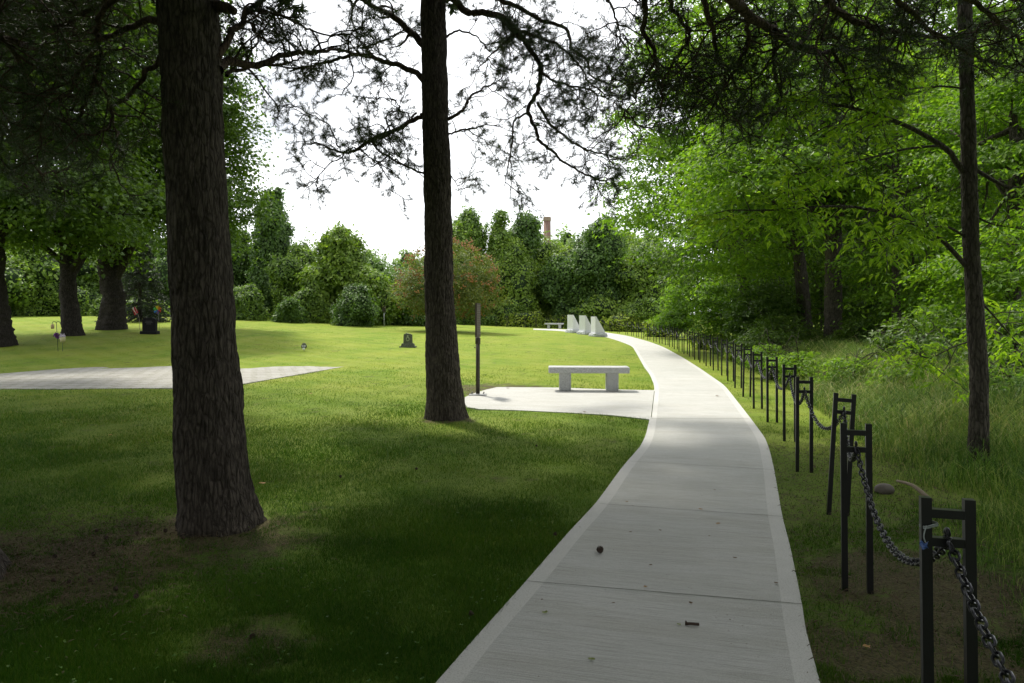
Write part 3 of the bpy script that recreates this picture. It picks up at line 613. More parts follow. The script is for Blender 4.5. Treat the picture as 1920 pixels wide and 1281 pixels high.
# ------------------------------------------------------------------ young ash on the right with arching branches
ZS = 7.6
prof = [(1808, -150, 22), (1809, 0, 24), (1815, 250, 26), (1820, 450, 28), (1829, 600, 30), (1836, 700, 31), (1835, 880, 35)]
c = np.array([P3(a, y, ZS) for a, y, w_ in prof])[::-1]; rad = [w_/2/FPX*ZS for a, y, w_ in prof][::-1]; c[0, 2] = -.05
root = empty('ash_tree', (c[0][0], c[0][1], 0)); tag(root, 'slender young tree with long arching branches in the rough grass at right', 'tree')
tm = MB(); trunk(tm, c, rad, 60, .02, .005, (30, 7), .25, .15, 3)
top = c[-1]; trunk(tm, [top-[0, 0, .05], top+[-.1, .3, 2.5], top+[0, .4, 4.5]], [rad[-1], .05, .02], 24, .08, .004, (30, 7), 0, .2, 4)
br_ = [(PL(ZS, 6.9, (1806, 322), (1790, 300), (1775, 280), (1714, 243), (1649, 217), (1583, 199), (1517, 190), (1452, 188)), .032, .006, 1),
 (PL(7.5, 7.0, (1762, 273), (1697, 280), (1636, 295), (1557, 313), (1480, 330)), .014, .005, 1),
 (PL(ZS, 6.6, (1812, 500), (1780, 464), (1745, 433), (1692, 411), (1644, 396), (1583, 387), (1517, 389), (1452, 394), (1373, 394)), .026, .005, 1),
 (PL(ZS, 7.0, (1808, 443), (1780, 427), (1745, 424), (1692, 437), (1636, 455)), .014, .005, 1),
 (PL(ZS, 7.3, (1834, 321), (1867, 341), (1920, 367), (1980, 400)), .022, .006, 1),
 (PL(ZS, 7.2, (1806, 166), (1770, 162), (1736, 164), (1692, 170), (1650, 185)), .012, .004, 1),
 (PL(ZS, 8.4, (1834, 560), (1870, 600), (1905, 640), (1930, 660)), .012, .004, 1),
 (PL(ZS, 8.6, (1820, 640), (1790, 650), (1750, 670), (1715, 690)), .010, .004, 1),
 (PL(ZS, 7.8, (1820, 400), (1860, 420), (1920, 430), (1980, 445)), .012, .004, 1)]
ls = MB()
def twig_leaves(mb, P, m, L, seed, six=True):
    """compound leaves hanging from twigs"""
    g = rng(seed); B, Mn = P.shape[:2]; t = (.15+.85*g.uniform(0, 1, (B, m)))*(Mn-1); i = np.minimum(t.astype(int), Mn-2); f = (t-i)[..., None]; b = np.arange(B)[:, None]
    p = (P[b, i]*(1-f)+P[b, i+1]*f).reshape(-1, 3); T = nrm(P[b, i+1]-P[b, i]).reshape(-1, 3)
    r = nrm(g.normal(0, 1, T.shape)*[1, 1, .35]); D = nrm(T*.5+r+np.array([0, 0, -.15])); n = len(p); Ns = nrm(np.array([0, 0, 1.])+g.normal(0, .35, p.shape)); Sd = nrm(np.cross(D, Ns))
    rl = L*2.0
    for q, (al, sg) in enumerate(((.35, 1), (.35, -1), (.65, 1), (.65, -1), (1., 0))):
        pos = p+D*rl*al+np.array([0, 0, -.25])*rl*al**2; Ax = nrm(D*(.55 if sg else 1)+Sd*sg*.9+np.array([0, 0, -.35])+g.normal(0, .15, p.shape)); Nn = nrm(Ns+g.normal(0, .3, p.shape)); Nn = nrm(Nn-(Nn*Ax).sum(-1, keepdims=True)*Ax)
        mb.add(*leaves(pos, Nn, Ax, L*g.uniform(.75, 1.15, n), .42, .15, six))
for q, (pl, r0, r1, _) in enumerate(br_):
    pl = smooth(pl, 24); V, F = tubes(pl[None], np.linspace(r0, r1, 24)[None], 8); tm.add(V, F); L = np.linalg.norm(np.diff(pl, axis=0), axis=1).sum()
    A = kids(pl[None], int(5+L*5), .3, .95, .9, 300+q, 7, .25, (0, 0, .05), .15); V, F = tubes(A, tip_r(A, .006, .003), 4); tm.add(V, F)
    twig_leaves(ls, A, 7, .085, 320+q); twig_leaves(ls, pl[None, 10:], int(8+L*3), .085, 340+q)
g = rng(77); P = walk(np.tile(top+[-.05, .2, 1.2], (14, 1)), nrm(g.normal(0, 1, (14, 3))*[1, 1, .3]), g.uniform(1, 2.4, (14, 1)), 8, .15, g); V, F = tubes(P, tip_r(P, .02, .006), 5); tm.add(V, F); A = kids(P, 7, .4, .9, .9, 78, 6); twig_leaves(ls, A, 4, .1, 79, False)
tm.build('trunk', M['bark_young'], root, True); ls.build('crown', M['leaf_ash'], root)

# ------------------------------------------------------------------ big maples on the left
def G(px, py): return tuple(hit(px, py))
def ringbase(px, Z): x = (px-960)/FPX*Z; return (x, Z, float(terr(x, Z)))
broadleaf('maple_tree', 'broad maple trunk at the left edge, grey bark, nearest of the three old maples', ringbase(-6, 30), .66, 7, [pe(-60, 120, 30, 330, 260, 6), pe(60, 370, 29, 230, 110, 4.5)], 330, 210, 1.3, .18, 'leaf_maple', seed=61, asp=.85, lean=(-.5, 0), low=-.7, six=True, dz=.05)
broadleaf('maple_tree', 'old maple with dark ridged trunk behind the twin garden hooks, limb reaching left', ringbase(137, 34.5), .46, 5.2, [pe(150, 130, 35, 210, 270, 6), pe(130, 420, 34, 190, 95, 5)], 330, 210, 1.35, .18, 'leaf_maple', seed=62, asp=.85, lean=(-.35, 0), low=-.6, six=True)
broadleaf('maple_tree', 'widest old maple trunk, flared and forked low, just left of the black headstone', ringbase(208, 38.5), .70, 5.0, [pe(300, 130, 39, 155, 250, 6.5), pe(280, 400, 38, 170, 125, 5.5), pe(390, 330, 40, 85, 160, 4)], 370, 220, 1.4, .19, 'leaf_maple', seed=63, asp=.85, lean=(-.1, 0), low=-.6, six=True)
# trees added out of view, left and behind, to block sun and sky
broadleaf('maple_tree', 'shade maple added outside the left edge of the photo, its dark crown reaching into the corner', (-19, 17.5, 0), .45, 7, [(-14.5, 18, 12.5, 5.5, 5, 4.5), (-11, 14, 13.5, 4, 4, 4)], 300, 170, 1.3, .2, 'leaf_maple', seed=67, asp=.85, dz=.2, inner=.2)
broadleaf('maple_tree', 'unseen tall maple added behind the camera on the left to shade the lawn', (-9, -5, 0), .4, 7, [(-9, -5, 8, 6, 5, 6.5), (-13, 2, 9, 5, 6, 6)], 280, 80, 1.5, .42, 'leaf_maple', seed=64, asp=.8, dz=.3)
broadleaf('maple_tree', 'unseen tall maple added behind the camera on the right to shade the path', (8, -5, 0), .4, 7, [(8, -4, 8, 5, 6, 6.5), (10, 3, 9, 4, 5, 6)], 280, 80, 1.5, .42, 'leaf_maple', seed=65, asp=.8, dz=.3)
broadleaf('maple_tree', 'unseen tall maple added straight behind the camera beside the path to block sky light', (-1, -12, 0), .4, 6, [(-1, -10, 8, 8, 4, 7), (-8, -12, 7, 5, 4, 6.5), (7, -12, 7, 5, 4, 6.5)], 340, 80, 1.5, .45, 'leaf_maple', seed=66, asp=.8, dz=.3)

# ------------------------------------------------------------------ woods on the right
WG = 'trees of the wood beyond the chain fence'
def wood_tree(label, px, Z, tr, th, el, ncl, seed, leaf='leaf_woods', size=.19, rc=1.3, per=150, lean=(0, 0), **kw):
    return broadleaf('woodland_tree', label, ringbase(px, Z), tr, th, el, ncl, per, rc, size, leaf, 'bark_young', seed, 'tree', WG, .55, .13, lean, 26, -.95, **kw)
wood_tree('pale bright green tree leaning out over the fence at the left end of the wood', 1420, 33, .3, 7, [pe(1290, 190, 32, 130, 150, 4), pe(1260, 350, 31, 110, 110, 3.5), pe(1330, 60, 32, 120, 120, 4)], 250, 71, lean=(-1.5, 0))
wood_tree('thick dark trunk with bright crown in the middle of the wood, the widest there', 1562, 22, .30, 8, [pe(1520, 230, 23, 190, 190, 4), pe(1420, 340, 22, 150, 120, 3.5)], 240, 72, size=.16, rc=1.15)
wood_tree('dark leaning trunk just left of the widest woodland trunk', 1515, 25, .27, 7, [pe(1480, 120, 27, 200, 160, 4), pe(1400, 450, 27, 130, 90, 3)], 200, 73, size=.17, lean=(-.6, 0))
wood_tree('slim dark woodland trunk midway between the widest trunk and the young ash', 1680, 19, .13, 7, [pe(1690, 260, 20, 170, 190, 3.5), pe(1760, 480, 19, 150, 110, 2.5)], 170, 74, size=.14, rc=1.0)
wood_tree('woodland tree at the right edge with leaves down to the rough grass', 1900, 15, .16, 6, [pe(1890, 250, 16, 130, 200, 2.5), pe(1910, 520, 14, 110, 120, 2)], 200, 75, size=.12, rc=.75)
wood_tree('woodland tree with twin pale grey stems seen high through the leaves', 1625, 28, .3, 11, [pe(1620, 60, 29, 260, 180, 4), pe(1800, 120, 29, 200, 180, 4)], 220, 76, size=.2, rc=1.3)
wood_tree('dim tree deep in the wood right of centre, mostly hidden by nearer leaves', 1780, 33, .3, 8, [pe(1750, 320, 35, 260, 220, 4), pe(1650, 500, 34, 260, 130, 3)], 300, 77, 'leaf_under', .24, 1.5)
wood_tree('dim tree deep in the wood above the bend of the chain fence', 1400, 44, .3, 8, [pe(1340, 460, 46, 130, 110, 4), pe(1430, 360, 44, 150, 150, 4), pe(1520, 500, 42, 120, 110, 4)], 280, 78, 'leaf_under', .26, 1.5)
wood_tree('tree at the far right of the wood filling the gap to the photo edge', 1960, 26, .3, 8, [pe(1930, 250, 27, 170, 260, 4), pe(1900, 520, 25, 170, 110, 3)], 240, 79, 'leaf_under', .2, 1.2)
# shrubs under the wood
def shrub(label, px, py, Z, rx, rz, ry, n, seed, leaf='leaf_under', size=.13, rc=.5, per=60, name='shrub', asp=.5, cat='shrub', group='shrubs along the wood edge', **kw):
    b = ringbase(px, Z); c_ = P3(px, py, Z)
    return broadleaf(name, label, b, .05, max(.7, (c_[2]-b[2])), [pe(px, py, Z, rx, rz, ry)], n, per, rc, size, leaf, 'bark_young', seed, cat, group, asp, .2, (0, 0), 14, -1, .3, dz=.1, sides=8, **kw)
shrub('leafy shrub spilling over the chain fence at its bend', 1352, 585, 30, 55, 50, 1.3, 90, 81, 'leaf_woods', .15)
shrub('shrub hanging low behind the middle chain posts', 1432, 590, 25, 60, 60, 1.4, 100, 82, 'leaf_under', .15)
shrub('dark shrub at the foot of the left woodland trunks', 1450, 640, 22, 55, 28, 1.4, 60, 83, 'leaf_under', .14)
shrub('shrub between the widest trunk and the slim trunk', 1640, 645, 20, 60, 35, 1.4, 60, 84, 'leaf_under', .13)
shrub('light green shrub left of the young ash, over the rough grass', 1735, 625, 13, 75, 50, 1.0, 34, 85, 'leaf_under', .11, .38)
shrub('light green shrub at the right edge behind the young ash', 1905, 640, 11, 55, 70, .9, 34, 86, 'leaf_under', .10, .35)
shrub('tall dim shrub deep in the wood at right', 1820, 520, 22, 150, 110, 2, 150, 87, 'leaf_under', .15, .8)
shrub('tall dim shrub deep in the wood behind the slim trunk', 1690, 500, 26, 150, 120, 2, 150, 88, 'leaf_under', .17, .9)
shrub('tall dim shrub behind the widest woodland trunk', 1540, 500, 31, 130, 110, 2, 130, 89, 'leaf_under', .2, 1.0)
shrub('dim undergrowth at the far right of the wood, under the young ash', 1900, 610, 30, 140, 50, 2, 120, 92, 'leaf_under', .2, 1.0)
shrub('low bright vine mound just beyond the far chain posts', 1268, 600, 46, 36, 24, 1.5, 80, 90, 'leaf_woods', .2, .6)
shrub('leafy shrub at the foot of the dark leaning woodland trunk, left side', 1470, 630, 23, 50, 40, 1.3, 80, 101, 'leaf_under', .13, .5)
shrub('leafy shrub in the woods between widest trunk and slim trunk, at grass level', 1655, 625, 20, 50, 50, 1.3, 90, 102, 'leaf_under', .12, .5)
shrub('leafy shrub left of the young ash at the back of the rough grass', 1775, 625, 16, 60, 60, 1.2, 90, 103, 'leaf_woods', .11, .45)
shrub('pale green bush closing the gap where fence and wood meet far off', 1292, 555, 52, 45, 50, 2, 110, 104, 'leaf_woods', .22, .8)
for q_ in (('leafy weeds by the foot of the left woodland trunks', 1500, 685, 16, 50, 26, 93), ('leafy weeds in the rough grass below the widest trunk', 1600, 695, 14, 60, 28, 94), ('leafy weeds in the rough grass left of the young ash', 1710, 705, 12, 60, 34, 95), ('leafy weeds behind the foot of the young ash', 1885, 725, 10, 50, 45, 96), ('leafy shoots in the rough grass right of the eighth chain post', 1445, 668, 18, 40, 24, 97)):
    shrub(q_[0], q_[1], q_[2], q_[3], q_[4], q_[5], .8, 55, q_[6], 'leaf_woods', .085, .28, 45, name='weeds', cat='weeds', group='leafy weeds in the rough grass')
shrub('green leafy undergrowth left of the woodland trunks', 1400, 545, 34, 80, 60, 2, 130, 98, 'leaf_woods', .17, .8)
shrub('green leafy undergrowth between woodland trunks and slim trunk', 1630, 560, 34, 70, 60, 2, 110, 99, 'leaf_under', .16, .8)
# dim far side of the wood
broadleaf('woodland_tree', 'far wall of foliage closing the wood on the right', ringbase(1800, 50), .3, 8, [pe(1700, 420, 52, 330, 230, 3), pe(2050, 420, 50, 300, 230, 3), pe(1500, 520, 54, 220, 120, 3)], 420, 90, 2.2, .5, 'leaf_under', 'bark_young', 91, 'tree', WG, .6)

# ------------------------------------------------------------------ vine-draped trees and hedge across the back of the lawn
VG = 'vine-draped trees behind the lawn'
def vine_tree(label, px, top, bot, wpx, Z, seed, n=9000, size=.34, leaf='leaf_vine', lumps=3.0, depth=None, name='vine_covered_tree', group=VG, taper=.55, cat='tree', trunkr=.25):
    """a tree smothered in creeper: many overlapping leafy mounds of uneven size stacked up its height"""
    b = np.array(ringbase(px, Z)); root = empty(name, tuple(b)); tag(root, label, cat, group); g = rng(seed)
    ztop = P3(px, top, Z)[2]; zb = min(b[2], P3(px, bot, Z)[2]); H = ztop-zb; R0 = wpx/2/FPX*Z*(1.6 if name == 'vine_covered_tree' else 1.25); Dp = depth or R0
    low = H < 1.6*R0; nb_ = int(20+10*g.uniform()) if not low else int(20+8*R0/max(H, .5)); lean_ = g.uniform(-.25, .25)*R0
    u = g.uniform(.0, 1, nb_); u[:2] = (1., .86); env = np.where(low, np.sqrt(np.clip(1-(u*.75)**2, 0, 1)), np.sqrt(np.clip(1-u**4, 0, 1))*.95+.05)
    if low: u = g.uniform(.15, 1, nb_)**1.3; u[:2] = (1, .8)
    br2 = (.22+.34*g.uniform(0, 1, nb_)**1.4)*min(R0, H*.75)*(1.25-.3*u); br2[0] *= 1.35; br2[1] *= 1.5
    nl_ = 3 if not low else 5; lead = g.integers(0, nl_, nb_); lx_ = g.uniform(-.7, .7, nl_)*R0; ly_ = g.uniform(-.5, .5, nl_)*Dp; lh_ = g.uniform(.7, .97, nl_); lh_[0] = 1; lx_[0] *= .4; lead[:2] = 0; u = u*lh_[lead]; br2 = br2*.78
    a = g.uniform(0, 2*math.pi, nb_); off = .55*env*g.uniform(.25, 1, nb_)**.6; cx = b[0]+lx_[lead]*(.35+.65*u)+lean_*u+np.cos(a)*off*np.maximum(R0-br2*.8, .05); cy = b[1]+ly_[lead]+np.sin(a)*off*np.maximum(Dp-br2*.8, .05); hz = br2*(g.uniform(.8, 1.6, nb_) if not low else g.uniform(.5, 1.0, nb_)); cz = zb+np.clip(u*H-hz*.8, hz*.3, None)
    cz[0] = ztop-hz[0]*.95
    # small mounds riding on the big ones
    ns2 = 2*nb_; q = g.integers(0, nb_, ns2); dq = nrm(g.normal(0, 1, (ns2, 3))+np.array([0, -.5, .35])); b2 = br2[q]*g.uniform(.3, .55, ns2)
    cx = np.r_[cx, cx[q]+dq[:, 0]*br2[q]*.95]; cy = np.r_[cy, cy[q]+dq[:, 1]*br2[q]*.9]; cz = np.r_[cz, np.minimum(cz[q]+dq[:, 2]*hz[q]*.9, ztop-b2*.6)]; br2 = np.r_[br2, b2]; hz = np.r_[hz, b2*g.uniform(.7, 1.3, ns2)]
    # solid fill of the middle
    mz = np.linspace(.12, .72, 4); cx = np.r_[cx, b[0]+lean_*mz]; cy = np.r_[cy, b[1]+0*mz]; cz = np.r_[cz, zb+mz*H]; br2 = np.r_[br2, R0*.55*np.sqrt(1-mz**2*.9)]; hz = np.r_[hz, np.full(4, H*.19)]
    Cc = np.stack([cx, cy, cz], 1); Rr = np.stack([br2, np.minimum(br2, Dp), hz], 1); wgt = br2*hz+.01; k = g.choice(len(Cc), n, p=wgt/wgt.sum())
    d = nrm(g.normal(0, 1, (n, 3))); d[:, 1] = np.where(g.uniform(0, 1, n) < .55, -np.abs(d[:, 1]), d[:, 1]); rr = 1+.8*(fbm(d*2.3+k[:, None]*3.7, 3, seed)-.5)[:, None]
    P = Cc[k]+d*Rr[k]*rr
    ins = np.zeros(n, bool)
    for q in range(len(Cc)): ins |= (((P-Cc[q])/Rr[q])**2).sum(1) < .62
    P = P[~ins]; d = d[~ins]; k = k[~ins]; P = P+g.normal(0, size*.45, P.shape); P[:, 2] -= g.exponential(size*.6, len(P))*(g.uniform(0, 1, len(P)) < .3)
    N = nrm(d/Rr[k]*br2[k][:, None]*.8+np.array([0, -.1, .55])+g.normal(0, .5, d.shape)); A = nrm(np.array([0, 0, -1.])+g.normal(0, .7, N.shape)); mbl = MB(); mbl.add(*leaves(P, N, A, size*g.uniform(.5, 1.3, len(P)), .75, .2))
    # loose shoots standing out of the mass
    m = max(8, int(H*R0*3.2)); q = g.choice(len(P), m); d0 = nrm(d[q]+np.array([0, 0, .8])+g.normal(0, .4, (m, 3))); Sh = walk(P[q], d0, g.uniform(.3, 1.15, (m, 1))*min(1.5, H*.3), 7, .3, g); t = Sh.reshape(-1, 3); t = np.repeat(t, 3, 0)+g.normal(0, size*.25, (len(t)*3, 3))
    mbl.add(*leaves(t, nrm(g.normal(0, 1, t.shape)+[0, 0, .7]), nrm(g.normal(0, 1, t.shape)), size*g.uniform(.5, 1, len(t)), .6, .1))
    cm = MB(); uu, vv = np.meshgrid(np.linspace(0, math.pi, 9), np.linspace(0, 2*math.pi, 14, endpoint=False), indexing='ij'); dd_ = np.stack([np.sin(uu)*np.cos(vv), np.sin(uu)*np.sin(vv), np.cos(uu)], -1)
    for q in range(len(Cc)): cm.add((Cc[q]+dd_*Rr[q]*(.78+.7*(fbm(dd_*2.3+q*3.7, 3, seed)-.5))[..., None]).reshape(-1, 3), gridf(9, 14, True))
    tm = MB(); trunk(tm, [(b[0], b[1], b[2]-.1), (b[0]+.1, b[1], b[2]+H*.4), (b[0], b[1], b[2]+H*.7)], [trunkr, trunkr*.8, trunkr*.4], 12, .4, .02)
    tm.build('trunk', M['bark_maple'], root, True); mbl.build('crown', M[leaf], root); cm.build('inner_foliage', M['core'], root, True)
    return root
vt = [
 ('tall spiky-topped vine-draped tree right of the thick foreground pine', 512, 362, 600, 92, 60, 201, 10000),
 ('mid-height vine-draped tree beside the spiky-topped one', 575, 452, 600, 80, 57, 202, 7000),
 ('rounded vine-draped tower tree right of the spiky-topped one', 632, 434, 605, 84, 56, 203, 9000),
 ('low vine mound at the left foot of the rowan', 690, 505, 606, 90, 54, 204, 7000),
 ('vine-draped tree behind the thick foreground pine', 440, 420, 598, 110, 62, 205, 9000),
 ('dense vine-draped tree peeking above the rowan, right of the middle pine', 876, 393, 606, 66, 62, 206, 8000),
 ('narrow vine-draped spire right behind the rowan top', 935, 398, 606, 44, 60, 207, 5500),
 ('wide rounded vine tree right of the rowan, lighter green dome', 960, 455, 606, 96, 57, 208, 9500),
 ('dark vine tree directly below the brick chimney', 978, 405, 606, 62, 66, 209, 9000),
 ('tall round-headed vine tree right of the brick chimney', 1096, 417, 612, 96, 60, 210, 10000),
 ('small pointed vine-draped tree behind the chain fence bend', 1143, 478, 615, 60, 56, 211, 7000),
 ('pale vine tree behind the round-headed one', 1165, 432, 610, 80, 70, 212, 7000),
 ('vine-draped trees at the left end of the wood', 1215, 455, 612, 110, 62, 213, 9000),
 ('broad vine thicket behind the spruce at left', 340, 440, 598, 170, 66, 214, 9000),
 ('dark thicket closing the lawn at the far left', 60, 425, 592, 280, 60, 215, 11000),
 ('thicket behind the old maples', 215, 440, 596, 190, 64, 216, 9000),
]
vt += [('vine-draped tree filling the gap left of the low mound', 480, 470, 602, 110, 66, 217, 8000), ('broad vine thicket between the spiky tree and the tower tree', 600, 500, 604, 130, 62, 218, 9000),
 ('low sprawling vine tree behind the rowan', 760, 505, 606, 150, 58, 219, 8000), ('dark vine-draped tree behind the green dome right of the rowan', 985, 432, 606, 120, 70, 220, 9000), ('dark vine thicket in front of the brick chimney', 1030, 427, 608, 130, 68, 221, 9000), ('sloping vine thicket joining the wood at the path end', 1190, 500, 614, 150, 58, 222, 9000), ('dark vine thicket behind the sign post', 905, 470, 606, 110, 64, 223, 8000)]
for q in vt: vine_tree(q[0], q[1], q[2], q[3], q[4], q[5] if q[1] < 850 else max(72, q[5]+9), q[6], int(q[7]*4.6), (.24, .2, .28)[q[6] % 3]*(1 if q[1] < 850 else 1.15), ('leaf_vine', 'leaf_vine_dark', 'leaf_vine_lime')[(q[6]*7//3) % 3], trunkr=.3)
for q, (lb, px, top, wpx, Z) in enumerate([('distant pale tree seen in the gap left of the rowan', 700, 468, 110, 105), ('distant pale tree just left of the rowan top', 765, 476, 90, 110), ('distant pale treetop in the gap right of the chimney', 1045, 440, 80, 110), ('distant treetop at the far right end of the thicket', 1220, 440, 90, 95)]):
    vine_tree(lb, px, top, 600, wpx, Z, 230+q, 7000, .55, 'leaf_far', name='distant_tree', group='distant trees behind the thicket')
for q, (lb, px, top, bot, wpx, Z) in enumerate([('ragged vine shrubs along the lawn right of the thick pine', 462, 538, 600, 80, 53), ('ragged vine shrubs left of the rowan', 668, 535, 606, 80, 51), ('low vine hedge between the middle pine and sign post', 860, 566, 608, 120, 68), ('low vine hedge left of the far bench', 970, 568, 612, 100, 70), ('low vine hedge behind the three wedge stones', 1085, 572, 614, 140, 73), ('bushy hedge behind the far chain posts', 1190, 560, 618, 110, 66), ('ragged shrubs at the far left lawn edge', 60, 520, 590, 230, 55), ('low ragged bush in front of the spiky-topped tree', 545, 563, 603, 60, 52), ('ragged shrubs in the gap between spiky tree and tower tree', 590, 545, 603, 100, 54), ('low hedge behind the old maples', 250, 560, 594, 200, 56), ('ragged shrubs behind the thick pine', 390, 530, 598, 110, 56)]):
    vine_tree(lb, px, top, bot, wpx, Z, 250+q, 20000, .17, ('leaf_vine', 'leaf_vine_dark', 'leaf_vine')[q % 3], 4., 1.6, 'hedge', 'hedges along the back of the lawn', .7, 'hedge', .05)
# sunlit yellow-green weeds at the fence bend
for q, (lb, px, top, bot, wpx, Z) in enumerate([('yellow-green weeds left of the far bench', 985, 583, 615, 110, 68), ('yellow-green weeds behind the far bench and wedge stones', 1070, 585, 617, 130, 70), ('yellow-green weeds behind the chain posts at the far bend', 1165, 588, 621, 100, 65), ('yellow-green weeds on the inside of the fence bend', 1235, 602, 632, 75, 50), ('bright weeds under the woodland edge behind the mid-distance posts', 1322, 615, 652, 62, 33), ('bright weeds behind the chain posts where the wood begins', 1392, 635, 676, 62, 25)]):
    vine_tree(lb, px, top, bot, wpx, Z, 270+q, 7500, .15, 'leaf_yellow', 5., 1.3, 'weeds', 'patches of yellow-green weeds', .7, 'weeds', .02)

# rowan with orange berries
b = ringbase(838, 47)
rw = broadleaf('rowan_tree', 'round rowan dotted with orange berry clusters behind the middle pine', b, .16, 2.0, [pe(840, 522, 47, 92, 66, 3), pe(885, 545, 46, 55, 48, 2.2), pe(790, 550, 46, 50, 45, 2.2)], 330, 75, .6, .17, 'leaf_rowan', 'bark_young', 301, 'tree', None, .4, .5, (0, 0), 20, -1, .5, dz=.1, sides=12)
cen, d = shell([pe(840, 520, 46.6, 98, 72, 3.1), pe(885, 545, 46, 58, 50, 2.3), pe(790, 548, 46, 52, 47, 2.2)], 300, 303, .92)
g = rng(304); ber = MB(); P = np.repeat(cen, 6, 0)+g.normal(0, .09, (len(cen)*6, 3)); s = .05; oc = np.array([[1, 0, 0], [-1, 0, 0], [0, 1, 0], [0, -1, 0], [0, 0, 1], [0, 0, -1]])*s
of = np.array([[0, 2, 4], [2, 1, 4], [1, 3, 4], [3, 0, 4], [2, 0, 5], [1, 2, 5], [3, 1, 5], [0, 3, 5]]); ber.add((P[:, None]+oc[None]).reshape(-1, 3), (of[None]+(np.arange(len(P))*6)[:, None, None]).reshape(-1, 3))
tag(ber.build('berries', M['berry'], rw), None, None, None, 'stuff')

# spruce behind the black headstone
b = ringbase(262, 47); root = empty('spruce_tree', b); tag(root, 'small dark spruce with drooping boughs behind the black headstone', 'spruce tree')
tm = MB(); trunk(tm, [(b[0], b[1], b[2]-.1), (b[0], b[1], b[2]+3), (b[0], b[1], b[2]+5.5)], [.14, .09, .03], 12, .2, .01); g = rng(401); hs = b[2]+.25+g.uniform(0, 1, 230)**1.2*5; a = g.uniform(0, 2*math.pi, 230)
Ls = (5.8-(hs-b[2]))*.5+.1; D = np.stack([np.cos(a), np.sin(a), -.4+0*a], 1); P = walk(np.stack([b[0]+0*a, b[1]+0*a, hs], 1), D, Ls[:, None], 6, .06, g); V, F = tubes(P, tip_r(P, .02, .006), 4); tm.add(V, F)
A = kids(P, 5, .25, .55, .7, 402, 4, .2, (0, 0, -.15), .1); nb = MB(); tri_mesh(nb, needles(P, 26, .2, .05, 403, .1)); tri_mesh(nb, needles(A, 16, .16, .045, 404, .0))
tm.build('trunk', M['bark_maple'], root, True); nb.build('crown', M['needle_spruce'], root)

# ------------------------------------------------------------------ chimney
mk_ = NM('chimney_brick'); br = mk_.n('TexBrick'); br.inputs['Scale'].default_value = 4; br.inputs['Color1'].default_value = (.15, .075, .055, 1); br.inputs['Color2'].default_value = (.11, .055, .042, 1); br.inputs['Mortar'].default_value = (.16, .13, .11, 1)
mk_.l(mk_.map(mk_.obj(), (1, 1, 1)), br.inputs['Vector']); M['brick'] = mk_.fin(mk_.mix(mk_.ramp(mk_.noise(mk_.obj(), 1, 4), [(.3, 0.), (.7, .5)]), br.outputs['Color'], (.16, .11, .085)), .9)
Zc = 150; xc = (1026-960)/FPX*Zc; zc = P3(1026, 407, Zc)[2]; root = empty('chimney', (xc, Zc, 0)); tag(root, 'round red brick chimney stack rising above the trees', 'chimney')
MB().lathe([(.95, 0), (.74, zc-.9), (.74, zc-.9)], (xc, Zc, 0), 28).build('stack', M['brick'], root, True)
MB().lathe([(.74, zc-.9), (.82, zc-.85), (.82, zc-.2), (.76, zc), (.5, zc), (.5, zc-2)], (xc, Zc, 0), 28).build('rim', plain('chimney_rim', (.2, .15, .12), .9), root)

# ------------------------------------------------------------------ chain posts
POSTS = [(1592, 1110, 0), (1563, 965, .05), (1508, 886, 0), (1481, 828, 0), (1448, 792, 0), (1421, 767, 0), (1400, 744, 0), (1384, 728, 0), (1370, 715, 0), (1358, 704.5, 0), (1342, 694.5, 0), (1328, 686, 0), (1316, 680, 0), (1306, 675, 0), (1296, 669, 0), (1285.5, 664, 0), (1276, 659.5, 0), (1267, 655, 0), (1258, 650.5, 0), (1250, 647.5, 0), (1239, 644.5, 0), (1228, 641, 0), (1216.5, 638, 0), (1205, 635, 0), (1195.5, 632, 0), (1186, 629.8, 0), (1175, 627.3, 0), (1160, 625, 0), (1144.5, 623.2, 0), (1130.5, 621.3, 0), (1114, 620, 0), (1100, 619, 0), (1085.5, 618.3, 0), (1066, 617.6, 0), (1046.5, 616.8, 0), (1026.5, 616, 0), (1005, 615.3, 0), (984, 614.6, 0), (951, 613.4, 0), (930, 612.6, 0), (870, 610, 0)]
pp = [np.array([1.0, .75, 0]), np.array([1.548, 2.51, 0])]+[hit(a, b) for a, b, _ in POSTS]; pp[2][:2] = [2.06, 4.24]; pp[3][:2] = [2.69, 5.87]
pp = np.array(pp)
def post_parts(root, legs=((-.068, 0), (.068, 0)), hook=True):
    for lx, _ in legs:
        m = MB(); m.box((lx, 0, .48), (.034, .034, 1.04)); o = m.build('leg', M['black_steel'], root)
    MB().box((0, 0, .945), (.102, .030, .030)).build('rail', M['black_steel'], root); MB().box((0, 0, .845), (.102, .030, .030)).build('rail', M['black_steel'], root)
    if hook:
        a = np.linspace(-.4, 3.6, 12); MB().tube(np.stack([0*a, -.018-.020*np.cos(a)+.02, .865+.024*np.sin(a)], 1), .008, 7).build('hook', M['black_steel'], root, True)
ords = ['zeroth', 'first', 'second', 'third', 'fourth', 'fifth', 'sixth', 'seventh', 'eighth', 'ninth', 'tenth', 'eleventh', 'twelfth', 'thirteenth', 'fourteenth', 'fifteenth', 'sixteenth', 'seventeenth', 'eighteenth', 'nineteenth', 'twentieth', 'twenty-first', 'twenty-second', 'twenty-third', 'twenty-fourth', 'twenty-fifth', 'twenty-sixth', 'twenty-seventh', 'twenty-eighth', 'twenty-ninth', 'thirtieth', 'thirty-first', 'thirty-second', 'thirty-third', 'thirty-fourth', 'thirty-fifth', 'thirty-sixth', 'thirty-seventh', 'thirty-eighth', 'thirty-ninth', 'fortieth', 'forty-first', 'forty-second', 'forty-third']
proto = None; tang = np.gradient(pp, axis=0); hooks = []
